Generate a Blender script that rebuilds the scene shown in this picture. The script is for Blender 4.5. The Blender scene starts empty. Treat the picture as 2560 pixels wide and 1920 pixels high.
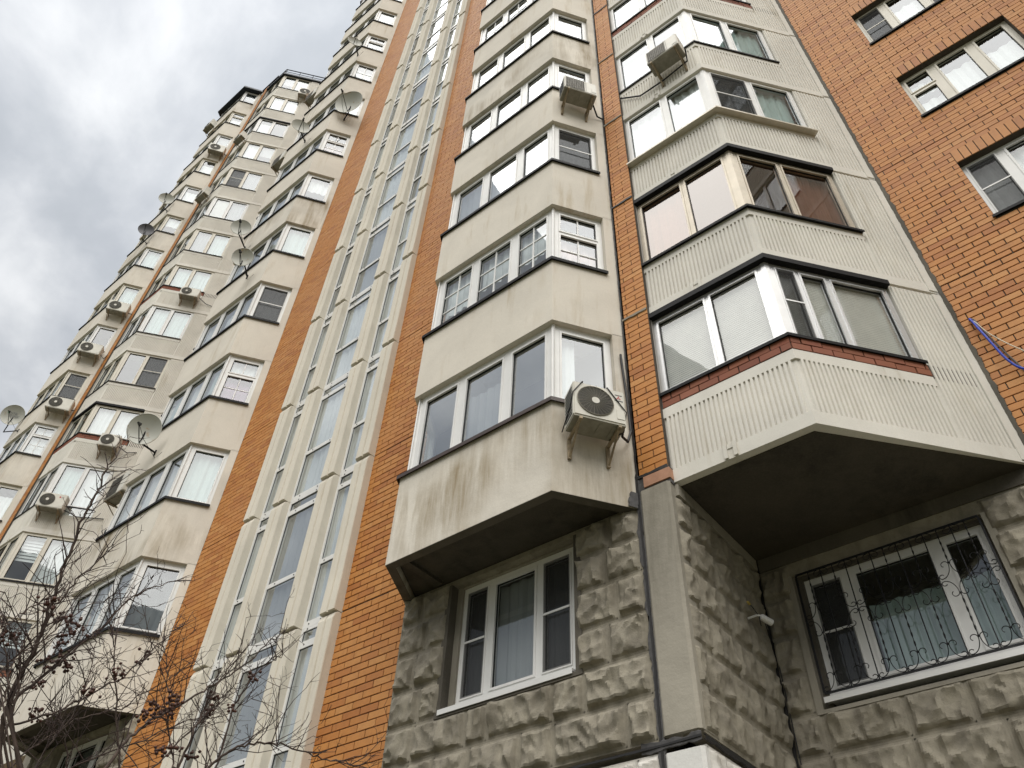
import bpy, bmesh, math, random
from mathutils import Vector, Matrix, noise as mnoise

random.seed(7)
R = math.radians
ZO = 1.6                                   # eye height: all z below are measured from eye level
SC = bpy.context.scene
COL = SC.collection

# ------------------------------------------------------------------ camera
F_PX, YAW, PITCH, ROLL = 1978.0, R(-40.847), R(45.402), R(3.085)
fwd = Vector((math.sin(YAW)*math.cos(PITCH), math.cos(YAW)*math.cos(PITCH), math.sin(PITCH)))
rgt0 = Vector((math.cos(YAW), -math.sin(YAW), 0)); up0 = rgt0.cross(fwd)
rgt = rgt0*math.cos(ROLL) + up0*math.sin(ROLL)
upv = -rgt0*math.sin(ROLL) + up0*math.cos(ROLL)
cam = bpy.data.cameras.new('camera'); cam.sensor_width = 36.0; cam.lens = F_PX/2560*36.0
cam.clip_start = 0.05; cam.clip_end = 3000
cam_o = bpy.data.objects.new('camera', cam); COL.objects.link(cam_o)
m = Matrix((rgt, upv, -fwd)).transposed().to_4x4(); m.translation = (0, 0, ZO)
cam_o.matrix_world = m
SC.camera = cam_o

def ray(px, py):
    return (rgt*(px-1280) + upv*(960-py))/F_PX + fwd
def at_dist(px, py, dist):
    return ray(px, py).normalized()*dist
def to_px(x, y, z):
    p = Vector((x, y, z)); d = p.dot(fwd)
    if d <= 0.05: return None
    return 1280+F_PX*p.dot(rgt)/d, 960-F_PX*p.dot(upv)/d
def seen(x, y, z, mgn=40):
    q = to_px(x, y, z)
    return q is not None and -mgn < q[0] < 2560+mgn and -mgn < q[1] < 1920+mgn

# ------------------------------------------------------------------ world: overcast sky
SUN_EL, SUN_AZ = R(63), R(142)             # azimuth clockwise from +y: behind the camera
W = bpy.data.worlds.new('World'); SC.world = W; W.use_nodes = True
nt = W.node_tree; N = nt.nodes; N.clear(); lk = nt.links.new
out = N.new('ShaderNodeOutputWorld')
sky = N.new('ShaderNodeTexSky'); sky.sky_type = 'NISHITA'; sky.sun_disc = False
sky.sun_elevation = SUN_EL; sky.sun_rotation = SUN_AZ; sky.air_density = 1.2; sky.dust_density = 3.0
bg1 = N.new('ShaderNodeBackground'); bg1.inputs[1].default_value = 0.05; lk(sky.outputs[0], bg1.inputs[0])
tc = N.new('ShaderNodeTexCoord')
sep = N.new('ShaderNodeSeparateXYZ'); lk(tc.outputs['Generated'], sep.inputs[0])
def mth(op, a, b=None, clamp=False):
    n = N.new('ShaderNodeMath'); n.operation = op; n.use_clamp = clamp
    for i, v in enumerate((a, b)):
        if v is None: continue
        if isinstance(v, (int, float)): n.inputs[i].default_value = v
        else: lk(v, n.inputs[i])
    return n.outputs[0]
zc = mth('ADD', mth('MAXIMUM', sep.outputs[2], 0.0), 0.35)
cx = mth('DIVIDE', sep.outputs[0], zc); cy = mth('DIVIDE', sep.outputs[1], zc)
comb = N.new('ShaderNodeCombineXYZ'); lk(cx, comb.inputs[0]); lk(cy, comb.inputs[1])
mp = N.new('ShaderNodeMapping'); mp.inputs['Location'].default_value = (5.3, 2.2, 0.4); mp.inputs['Scale'].default_value = (1.0, 1.0, 1.0)
lk(comb.outputs[0], mp.inputs[0])
n1 = N.new('ShaderNodeTexNoise'); n1.inputs['Scale'].default_value = 4.2; n1.inputs['Detail'].default_value = 8; n1.inputs['Roughness'].default_value = 0.52; n1.inputs['Distortion'].default_value = 0.25
lk(mp.outputs[0], n1.inputs['Vector'])
n2 = N.new('ShaderNodeTexNoise'); n2.inputs['Scale'].default_value = 0.9; n2.inputs['Detail'].default_value = 3
lk(mp.outputs[0], n2.inputs['Vector'])
mixv = mth('ADD', mth('MULTIPLY', n1.outputs[0], 0.78), mth('MULTIPLY', n2.outputs[0], 0.22))
cr = N.new('ShaderNodeValToRGB'); lk(mixv, cr.inputs[0])
e = cr.color_ramp.elements
e[0].position = 0.36; e[0].color = (0.46, 0.490, 0.525, 1)
e[1].position = 0.66; e[1].color = (0.95, 0.96, 0.97, 1)
for pos, c in ((0.44, (0.52, 0.548, 0.585)), (0.505, (0.625, 0.648, 0.680)), (0.565, (0.76, 0.778, 0.80))):
    x = cr.color_ramp.elements.new(pos); x.color = c+(1,)
bg2 = N.new('ShaderNodeBackground'); lk(cr.outputs[0], bg2.inputs[0])
lk(mth('MULTIPLY', mth('ADD', mth('MULTIPLY', mth('MAXIMUM', sep.outputs[2], 0.0), 0.92), 0.27), 0.42), bg2.inputs[1])   # overcast sky: zenith about three times the horizon
mx = N.new('ShaderNodeMixShader'); mx.inputs[0].default_value = 0.94
lk(bg1.outputs[0], mx.inputs[1]); lk(bg2.outputs[0], mx.inputs[2]); lk(mx.outputs[0], out.inputs[0])

sun = bpy.data.lights.new('sun', 'SUN'); sun.energy = 1.5; sun.angle = R(74); sun.color = (1.0, 0.965, 0.90)
sun_o = bpy.data.objects.new('sun', sun); COL.objects.link(sun_o)
sdir = Vector((math.sin(SUN_AZ)*math.cos(SUN_EL), math.cos(SUN_AZ)*math.cos(SUN_EL), math.sin(SUN_EL)))
sun_o.rotation_euler = sdir.to_track_quat('Z', 'Y').to_euler()
sun_o.location = (10, -20, 60)
vs = SC.view_settings
vs.view_transform = 'Standard'; vs.look = 'None'; vs.gamma = 1.0; vs.use_curve_mapping = False
vs.exposure = 1.55

# ------------------------------------------------------------------ materials
MATS = {}
class NT:
    def __init__(s, name):
        s.m = bpy.data.materials.new(name); s.m.use_nodes = True
        s.t = s.m.node_tree; s.t.nodes.clear()
        s.out = s.n('ShaderNodeOutputMaterial'); MATS[name] = s.m
    def n(s, typ, **kw):
        x = s.t.nodes.new(typ)
        for k, v in kw.items(): setattr(x, k, v)
        return x
    def l(s, a, b): s.t.links.new(a, b)
    def pos(s, scale=(1, 1, 1), obj=False):
        if obj: o = s.n('ShaderNodeTexCoord').outputs['Object']
        else: o = s.n('ShaderNodeNewGeometry').outputs['Position']
        mpn = s.n('ShaderNodeMapping'); mpn.inputs['Scale'].default_value = scale
        s.l(o, mpn.inputs[0]); return mpn.outputs[0]
    def noise(s, scale, detail=4, rough=0.55, vec=None, dist=0.0):
        x = s.n('ShaderNodeTexNoise'); x.inputs['Scale'].default_value = scale; x.inputs['Detail'].default_value = detail
        x.inputs['Roughness'].default_value = rough; x.inputs['Distortion'].default_value = dist
        if vec is not None: s.l(vec, x.inputs['Vector'])
        return x.outputs[0]
    def ramp(s, fac, stops):
        x = s.n('ShaderNodeValToRGB'); s.l(fac, x.inputs[0]); els = x.color_ramp.elements
        els[0].position = stops[0][0]; els[1].position = stops[-1][0]
        def c(v): return (v, v, v, 1) if isinstance(v, (int, float)) else tuple(v)+(1,)
        els[0].color = c(stops[0][1]); els[1].color = c(stops[-1][1])
        for p, v in stops[1:-1]:
            els.new(p).color = c(v)
        return x.outputs[0]
    def mix(s, fac, a, b, typ='MIX'):
        x = s.n('ShaderNodeMix', data_type='RGBA', blend_type=typ)
        for sock, v in ((x.inputs[0], fac), (x.inputs[6], a), (x.inputs[7], b)):
            if isinstance(v, (int, float)): sock.default_value = v
            elif isinstance(v, tuple): sock.default_value = v if len(v) == 4 else v+(1,)
            else: s.l(v, sock)
        return x.outputs[2]
    def math(s, op, a, b):
        x = s.n('ShaderNodeMath', operation=op)
        for i, v in enumerate((a, b)):
            if isinstance(v, (int, float)): x.inputs[i].default_value = v
            else: s.l(v, x.inputs[i])
        return x.outputs[0]
    def bsdf(s, color, rough=0.8, metal=0.0, bump=None, bstr=0.3, bdist=0.01, spec=0.4):
        p = s.n('ShaderNodeBsdfPrincipled')
        if isinstance(color, tuple): p.inputs['Base Color'].default_value = color if len(color) == 4 else color+(1,)
        else: s.l(color, p.inputs['Base Color'])
        if isinstance(rough, (int, float)): p.inputs['Roughness'].default_value = rough
        else: s.l(rough, p.inputs['Roughness'])
        p.inputs['Metallic'].default_value = metal; p.inputs['Specular IOR Level'].default_value = spec
        if bump is not None:
            b = s.n('ShaderNodeBump'); b.inputs['Strength'].default_value = bstr; b.inputs['Distance'].default_value = bdist
            s.l(bump, b.inputs['Height']); s.l(b.outputs[0], p.inputs['Normal'])
        s.l(p.outputs[0], s.out.inputs[0]); return p

def plain(name, col, rough=0.6, metal=0.0, var=0.12, scale=6.0, obj=False, spec=0.4):
    t = NT(name); n = t.noise(scale, 5, 0.6, t.pos(obj=obj))
    d = tuple(c*(1-var) for c in col); b = tuple(min(1, c*(1+var)) for c in col)
    t.bsdf(t.ramp(n, ((0.3, d), (0.7, b))), rough, metal, spec=spec)

def concrete(name, base, stain, streak_lo, streak_hi, blotch=0.10, bump=0.12):
    """painted concrete: blotches, fine grain, vertical run-down streaks"""
    t = NT(name); P = t.pos()
    big = t.noise(0.9, 5, 0.6, P, 0.4); fine = t.noise(60, 3, 0.6, P)
    c = t.mix(t.ramp(big, ((0.35, 0.0), (0.7, 1.0))), tuple(x*(1-blotch) for x in base), tuple(min(1, x*(1+blotch*0.6)) for x in base))
    st = t.noise(1.0, 6, 0.65, t.pos((5.0, 5.0, 0.55)), 0.3)
    patch = t.noise(0.75, 3, 0.5, P)
    f = t.math('MULTIPLY', t.ramp(st, ((streak_lo, 0.0), (streak_hi, 1.0))), t.ramp(patch, ((0.42, 0.0), (0.62, 1.0))))
    c = t.mix(f, c, stain)
    c = t.mix(t.ramp(fine, ((0.30, 0.10), (0.6, 0.0))), c, (0.22, 0.20, 0.16))
    hb = t.math('ADD', t.noise(9, 6, 0.6, P), t.math('MULTIPLY', fine, 0.25))
    t.bsdf(c, 0.85, bump=hb, bstr=bump, bdist=0.02)

concrete('plaster', (0.690, 0.640, 0.556), (0.42, 0.33, 0.20), 0.52, 0.80)
concrete('plaster_stained', (0.690, 0.642, 0.560), (0.27, 0.205, 0.115), 0.40, 0.74, 0.16, 0.2)
concrete('ribbed', (0.715, 0.688, 0.622), (0.45, 0.40, 0.30), 0.55, 0.85, 0.10, 0.15)
concrete('pilaster', (0.690, 0.640, 0.545), (0.44, 0.37, 0.26), 0.55, 0.85, 0.08)
concrete('raw_concrete', (0.110, 0.098, 0.078), (0.050, 0.044, 0.034), 0.40, 0.70, 0.22, 0.35)  # lintel and reveal concrete, base darkened to put recess shade into its colour
concrete('soffit', (0.068, 0.058, 0.044), (0.026, 0.022, 0.017), 0.40, 0.70, 0.22, 0.25)  # underside colour taken down so the shade below the bays is painted in
concrete('column_concrete', (0.330, 0.303, 0.250), (0.17, 0.155, 0.12), 0.42, 0.72, 0.20, 0.3)
concrete('white_paint', (0.72, 0.71, 0.68), (0.40, 0.38, 0.33), 0.5, 0.8, 0.08, 0.2)
concrete('interior', (0.42, 0.40, 0.37), (0.36, 0.34, 0.30), 0.5, 0.8, 0.05, 0.05)

def stone_mat(name, base, lo, stain):
    t = NT(name); P = t.pos()
    n = t.noise(3.0, 8, 0.65, P, 0.8); s2 = t.noise(1.2, 5, 0.6, t.pos((2.5, 2.5, 0.8)))
    c = t.mix(t.ramp(n, ((0.3, 0.0), (0.68, 1.0))), lo, base)
    c = t.mix(t.ramp(s2, ((0.50, 0.0), (0.72, 0.75))), c, stain)
    vein = t.noise(14, 6, 0.7, P, 1.5)
    c = t.mix(t.ramp(vein, ((0.28, 0.35), (0.45, 0.0))), c, tuple(x*0.45 for x in lo))
    hb = t.math('ADD', t.noise(22, 8, 0.65, P, 0.6), t.math('MULTIPLY', t.noise(90, 4, 0.6, P), 0.35))
    t.bsdf(c, 0.9, bump=hb, bstr=0.45, bdist=0.015)
stone_mat('stone', (0.345, 0.312, 0.245), (0.190, 0.170, 0.135), (0.125, 0.108, 0.075))
stone_mat('stone_white', (0.70, 0.68, 0.64), (0.52, 0.49, 0.44), (0.36, 0.32, 0.27))

def brick_mat(name, cols, rough=0.62):
    t = NT(name); P = t.pos()
    a = t.n('ShaderNodeAttribute', attribute_name='tint').outputs['Fac']
    c = t.ramp(a, tuple((i/(len(cols)-1), x) for i, x in enumerate(cols)))
    n = t.noise(7, 6, 0.65, P); c = t.mix(t.ramp(n, ((0.30, 0.34), (0.55, 0.0))), c, (0.22, 0.085, 0.030))
    big = t.noise(0.55, 4, 0.55, P); c = t.mix(t.ramp(big, ((0.45, 0.0), (0.75, 0.22))), c, (0.50, 0.26, 0.14))
    fine = t.noise(120, 3, 0.6, P)
    t.bsdf(c, rough, bump=t.math('ADD', n, fine), bstr=0.18, bdist=0.006, spec=0.35)
brick_mat('brick', ((0.410, 0.150, 0.035), (0.485, 0.195, 0.046), (0.530, 0.228, 0.057), (0.500, 0.206, 0.048), (0.555, 0.258, 0.076)))
brick_mat('brick_red', ((0.19, 0.062, 0.036), (0.25, 0.082, 0.046), (0.21, 0.070, 0.040), (0.28, 0.10, 0.06)), 0.75)
concrete('mortar', (0.075, 0.060, 0.046), (0.055, 0.045, 0.035), 0.4, 0.7, 0.2, 0.3)
concrete('mortar_light', (0.30, 0.27, 0.22), (0.16, 0.14, 0.11), 0.4, 0.7, 0.2, 0.4)
plain('mastic', (0.018, 0.017, 0.017), 0.55, var=0.3, scale=20)
plain('mastic_grey', (0.075, 0.072, 0.072), 0.75, var=0.35, scale=14)
plain('pink_tile', (0.40, 0.215, 0.135), 0.75, var=0.15, scale=10)
plain('pvc', (0.74, 0.735, 0.72), 0.35, var=0.05, scale=3)
plain('pvc_cream', (0.66, 0.62, 0.53), 0.45, var=0.07, scale=4)
plain('gasket', (0.012, 0.012, 0.013), 0.6)
plain('alu', (0.60, 0.60, 0.60), 0.32, 0.55, var=0.06, scale=5)
plain('alu_bronze', (0.46, 0.41, 0.33), 0.4, 0.3, var=0.1, scale=5)
plain('flash_black', (0.011, 0.011, 0.012), 0.6, var=0.25, scale=8, spec=0.15)
plain('flash_brown', (0.050, 0.032, 0.026), 0.45, var=0.25, scale=8)
plain('flash_beige', (0.50, 0.46, 0.38), 0.4, 0.2, var=0.1, scale=5)
plain('curtain', (0.80, 0.81, 0.80), 0.9, var=0.06, scale=3)
plain('curtain_mint', (0.50, 0.60, 0.57), 0.9, var=0.06, scale=3)
plain('curtain_purple', (0.34, 0.19, 0.30), 0.85, var=0.2, scale=4)
plain('curtain_pink', (0.62, 0.46, 0.42), 0.85, var=0.12, scale=4)
plain('curtain_dark', (0.16, 0.165, 0.16), 0.9, var=0.2, scale=3)
plain('blind', (0.78, 0.76, 0.69), 0.6, var=0.06, scale=5)
plain('ac_white', (0.60, 0.575, 0.505), 0.45, var=0.10, scale=3, obj=True)
plain('ac_under', (0.30, 0.285, 0.235), 0.6, 0.2, var=0.25, scale=6, obj=True)
plain('ac_dark', (0.030, 0.030, 0.028), 0.6, var=0.3, scale=10, obj=True)
plain('ac_grille', (0.16, 0.145, 0.11), 0.5, 0.2, var=0.2, scale=10, obj=True)
plain('bracket', (0.30, 0.24, 0.16), 0.6, 0.2, var=0.4, scale=12, obj=True)
plain('rubber', (0.014, 0.014, 0.015), 0.6, var=0.3)
plain('logo_red', (0.50, 0.03, 0.03), 0.5); plain('logo_grey', (0.16, 0.16, 0.17), 0.5); plain('logo_green', (0.03, 0.26, 0.10), 0.5)
plain('iron', (0.012, 0.012, 0.013), 0.45, 0.3, var=0.3, scale=20)
plain('cable_blue', (0.012, 0.045, 0.42), 0.4, var=0.1); plain('cable_grey', (0.11, 0.10, 0.09), 0.6); plain('cable_cream', (0.62, 0.55, 0.42), 0.5)
plain('roof_dark', (0.022, 0.027, 0.035), 0.5, 0.3, var=0.2)
plain('yellow', (0.34, 0.25, 0.05), 0.5)
t = NT('dish'); P = t.pos(obj=True); n = t.noise(5, 5, 0.6, P)
t.bsdf(t.mix(t.ramp(n, ((0.62, 0.0), (0.74, 0.8))), (0.46, 0.46, 0.41), (0.36, 0.19, 0.06)), 0.45)
t = NT('dish_dark'); t.bsdf((0.10, 0.10, 0.11), 0.5)
t = NT('bark'); P = t.pos(); n = t.noise(30, 5, 0.6, P)
t.bsdf(t.ramp(n, ((0.3, (0.030, 0.020, 0.016)), (0.7, (0.085, 0.058, 0.044)))), 0.85)
t = NT('twig'); t.bsdf(t.ramp(t.noise(25, 4, 0.6, t.pos()), ((0.3, (0.022, 0.013, 0.012)), (0.7, (0.060, 0.036, 0.028)))), 0.8)
t = NT('berry'); t.bsdf(t.ramp(t.noise(60, 3, 0.6, t.pos()), ((0.3, (0.030, 0.009, 0.006)), (0.7, (0.085, 0.028, 0.014)))), 0.55)
t = NT('ground'); P = t.pos()
t.bsdf(t.mix(t.ramp(t.noise(0.35, 6, 0.6, P), ((0.4, 0.0), (0.6, 1.0))), (0.10, 0.085, 0.055), (0.075, 0.085, 0.040)), 0.95, bump=t.noise(6, 6, 0.6, P), bstr=0.5, bdist=0.05)
t = NT('asphalt'); P = t.pos(); t.bsdf(t.ramp(t.noise(40, 5, 0.6, P), ((0.3, 0.04), (0.7, 0.075))), 0.9)

def glass(name, tint, refl, f0, wav=0.0):
    t = NT(name)
    fr = t.n('ShaderNodeFresnel'); bf = t.n('ShaderNodeNewGeometry').outputs['Backfacing']
    mr_ = t.n('ShaderNodeMapRange'); t.l(bf, mr_.inputs[0]); mr_.inputs[3].default_value = f0; mr_.inputs[4].default_value = 1/f0   # a thin pane reflects alike from both sides
    t.l(mr_.outputs[0], fr.inputs['IOR'])
    gl = t.n('ShaderNodeBsdfGlossy'); gl.inputs['Color'].default_value = refl+(1,); gl.inputs['Roughness'].default_value = 0.015
    tr = t.n('ShaderNodeBsdfTransparent'); tr.inputs['Color'].default_value = tint+(1,)
    b = t.n('ShaderNodeBump'); b.inputs['Strength'].default_value = 0.10+wav; b.inputs['Distance'].default_value = 0.01
    t.l(t.noise(1.6, 2, 0.5, t.pos()), b.inputs['Height']); t.l(b.outputs[0], gl.inputs['Normal']); t.l(b.outputs[0], fr.inputs['Normal'])
    mxs = t.n('ShaderNodeMixShader'); t.l(fr.outputs[0], mxs.inputs[0]); t.l(tr.outputs[0], mxs.inputs[1]); t.l(gl.outputs[0], mxs.inputs[2])
    t.l(mxs.outputs[0], t.out.inputs[0])
glass('glass', (0.80, 0.84, 0.84), (0.93, 0.96, 1.0), 2.05)
glass('glass_clear', (0.86, 0.88, 0.88), (0.95, 0.97, 1.0), 1.75)
glass('glass_stair', (0.80, 0.83, 0.83), (0.92, 0.96, 1.0), 4.0, 0.05)
glass('glass_bronze', (0.46, 0.36, 0.30), (0.92, 0.88, 0.86), 2.2)
t = NT('screen')
tr = t.n('ShaderNodeBsdfTransparent'); df = t.n('ShaderNodeBsdfDiffuse'); df.inputs[0].default_value = (0.055, 0.055, 0.055, 1)
ms = t.n('ShaderNodeMixShader'); ms.inputs[0].default_value = 0.55
t.l(tr.outputs[0], ms.inputs[1]); t.l(df.outputs[0], ms.inputs[2]); t.l(ms.outputs[0], t.out.inputs[0])
t = NT('sheer')
tr = t.n('ShaderNodeBsdfTransparent'); df = t.n('ShaderNodeBsdfDiffuse'); df.inputs[0].default_value = (0.72, 0.74, 0.75, 1)
tl = t.n('ShaderNodeBsdfTranslucent'); tl.inputs[0].default_value = (0.5, 0.5, 0.5, 1)
ad = t.n('ShaderNodeMixShader'); ad.inputs[0].default_value = 0.3; t.l(df.outputs[0], ad.inputs[1]); t.l(tl.outputs[0], ad.inputs[2])
ms = t.n('ShaderNodeMixShader'); ms.inputs[0].default_value = 0.7
t.l(tr.outputs[0], ms.inputs[1]); t.l(ad.outputs[0], ms.inputs[2]); t.l(ms.outputs[0], t.out.inputs[0])

# ------------------------------------------------------------------ mesh helpers
def Vn(x, y): 
    l = math.hypot(x, y); return x/l, y/l
class Plane2:
    """a vertical facade plane: s runs to the right seen from outside, o outwards, z up"""
    def __init__(s, p0, p1):
        s.p = p0; s.t = Vn(p1[0]-p0[0], p1[1]-p0[1]); s.n = (s.t[1], -s.t[0])
        s.L = math.hypot(p1[0]-p0[0], p1[1]-p0[1])
    def P(s, a, o, z): return (s.p[0]+a*s.t[0]+o*s.n[0], s.p[1]+a*s.t[1]+o*s.n[1], z)
BOXF = ((0, 3, 2, 1), (4, 5, 6, 7), (0, 1, 5, 4), (1, 2, 6, 5), (2, 3, 7, 6), (3, 0, 4, 7))
class MB:
    def __init__(s): s.v = []; s.f = []; s.mi = []; s.at = []
    def quad(s, a, b, c, d, mi=0): 
        i = len(s.v); s.v += [a, b, c, d]; s.f.append((i, i+1, i+2, i+3)); s.mi.append(mi)
    def hexa(s, p, mi=0, skip=()):
        i = len(s.v); s.v += p
        for k, f in enumerate(BOXF):
            if k in skip: continue
            s.f.append(tuple(i+j for j in f)); s.mi.append(mi)
    def pbox(s, pl, s0, s1, o0, o1, z0, z1, mi=0, skip=()):
        # 0..3 bottom, 4..7 top; order: (s0,o1),(s1,o1),(s1,o0),(s0,o0): o1 is the outer side
        P = pl.P
        s.hexa([P(s0, o1, z0), P(s1, o1, z0), P(s1, o0, z0), P(s0, o0, z0), P(s0, o1, z1), P(s1, o1, z1), P(s1, o0, z1), P(s0, o0, z1)], mi, skip)
    def box(s, x0, x1, y0, y1, z0, z1, mi=0):
        s.hexa([(x0, y0, z0), (x1, y0, z0), (x1, y1, z0), (x0, y1, z0), (x0, y0, z1), (x1, y0, z1), (x1, y1, z1), (x0, y1, z1)], mi)
    def prism(s, poly, z0, z1, mi=0):
        i = len(s.v); n = len(poly)
        s.v += [(x, y, z0) for x, y in poly]+[(x, y, z1) for x, y in poly]
        s.f.append(tuple(i+n-1-k for k in range(n))); s.f.append(tuple(i+n+k for k in range(n))); s.mi += [mi, mi]
        for k in range(n):
            q = (k+1) % n; s.f.append((i+k, i+q, i+n+q, i+n+k)); s.mi.append(mi)
    def ring(s, poly, o_out, o_in, z0, z1, mi=0):
        a = offs(poly, o_out); b = offs(poly, o_in); n = len(poly)
        for k in range(n-1):
            p, q, r_, t_ = a[k], a[k+1], b[k+1], b[k]
            i = len(s.v)
            s.v += [(*p, z0), (*q, z0), (*r_, z0), (*t_, z0), (*p, z1), (*q, z1), (*r_, z1), (*t_, z1)]
            for kk, f in enumerate(BOXF):
                if kk == 3 and k < n-2: continue
                if kk == 5 and k > 0: continue
                s.f.append(tuple(i+j for j in f)); s.mi.append(mi)
    def tube(s, pts, rad, seg=6, mi=0, cap=True):
        pts = [Vector(p) for p in pts]; n = len(pts); base = len(s.v); prev = None
        for k, p in enumerate(pts):
            d = (pts[min(k+1, n-1)]-pts[max(k-1, 0)])
            if d.length < 1e-9: d = Vector((0, 0, 1))
            d.normalize()
            if prev is None:
                a = d.orthogonal().normalized()
            else:
                a = prev-d*prev.dot(d)
                a = a.normalized() if a.length > 1e-6 else d.orthogonal().normalized()
            prev = a; b = d.cross(a); r_ = rad[k] if isinstance(rad, (list, tuple)) else rad
            for j in range(seg):
                an = 2*math.pi*j/seg; s.v.append(tuple(p+a*(math.cos(an)*r_)+b*(math.sin(an)*r_)))
        for k in range(n-1):
            for j in range(seg):
                q = (j+1) % seg; u = base+k*seg; w = u+seg
                s.f.append((u+j, u+q, w+q, w+j)); s.mi.append(mi)
        if cap:
            s.f.append(tuple(base+seg-1-j for j in range(seg))); s.f.append(tuple(base+(n-1)*seg+j for j in range(seg))); s.mi += [mi, mi]
    def build(s, name, mats, parent=None, smooth=False, zo=ZO, tints=None, local=None):
        me = bpy.data.meshes.new(name)
        vv = [(x, y, z+zo) for x, y, z in s.v] if local is None else s.v
        me.from_pydata(vv, [], s.f)
        if isinstance(mats, str): mats = [mats]
        for mm in mats: me.materials.append(MATS[mm])
        if len(mats) > 1: me.polygons.foreach_set('material_index', s.mi)
        if tints is not None:
            at = me.attributes.new('tint', 'FLOAT', 'FACE'); at.data.foreach_set('value', tints)
        if smooth: me.polygons.foreach_set('use_smooth', [True]*len(s.f))
        me.update()
        o = bpy.data.objects.new(name, me); COL.objects.link(o)
        if parent is not None:
            o.parent = parent
            if local is None and parent.type == 'EMPTY': o.matrix_parent_inverse = Matrix.Translation(-parent.location)
        return o
def offs(poly, o):
    """offset an open plan polyline outwards (n = (ty,-tx)) with mitred corners"""
    n = len(poly); ns = []
    for k in range(n-1):
        tx, ty = Vn(poly[k+1][0]-poly[k][0], poly[k+1][1]-poly[k][1]); ns.append((ty, -tx))
    r_ = []
    for k in range(n):
        if k == 0: q = ns[0]; f = 1
        elif k == n-1: q = ns[-1]; f = 1
        else:
            q = Vn(ns[k-1][0]+ns[k][0], ns[k-1][1]+ns[k][1]); f = 1/(q[0]*ns[k][0]+q[1]*ns[k][1])
        r_.append((poly[k][0]+q[0]*o*f, poly[k][1]+q[1]*o*f))
    return r_
def empty(name, loc, label=None, cat=None, group=None):
    o = bpy.data.objects.new(name, None); COL.objects.link(o); o.location = (loc[0], loc[1], loc[2]+ZO)
    o.empty_display_size = 0.2
    if label: o['label'] = label
    if cat: o['category'] = cat
    if group: o['group'] = group
    return o
def copy_tree(o, parent=None):
    c = o.copy(); COL.objects.link(c); c.parent = parent
    for ch in o.children: copy_tree(ch, c)
    return c

# ------------------------------------------------------------------ plan of the building (metres, camera at the origin)
H = 2.8
Y0, YF, YB, YR = 6.136, 5.322, 6.200, 8.077
SEC = -23.757                                  # next section of the house
PA = [(-6.897, Y0), (-6.450, YF), (-3.973, YF), (-3.409, Y0)]
PBB = [(-3.010, YB), (-1.398, YB), (0.103, YR)]
CSH = -9.48
MIRX = -9.85
ZPA, ZSA = 5.160, 6.480                        # smooth bay: panel bottom and top
ZPB, ZSB = 5.370, 6.460                        # ribbed bay: panel bottom and top
NK = 15
shift = lambda poly, dx: [(x+dx, y) for x, y in poly]
mirror = lambda poly, ax: [(2*ax-x, y) for x, y in reversed(poly)]

# ------------------------------------------------------------------ setting
g = MB(); g.quad((-900, -900, -1.6), (900, -900, -1.6), (900, 900, -1.6), (-900, 900, -1.6))
o = g.build('ground', 'ground'); o['kind'] = 'structure'
g = MB(); g.box(-60, 40, 1.0, 2.6, -1.595, -1.59); o = g.build('path', 'asphalt'); o['kind'] = 'structure'

near = empty('apartment_building', (-8, 10, -1.6), 'tall orange brick apartment block section with cream bays and central stair glazing', 'building')
far = empty('apartment_building', (-31, 10, -1.6), 'far section of the apartment block with rooftop railing and dark bay roof', 'building')

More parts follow.
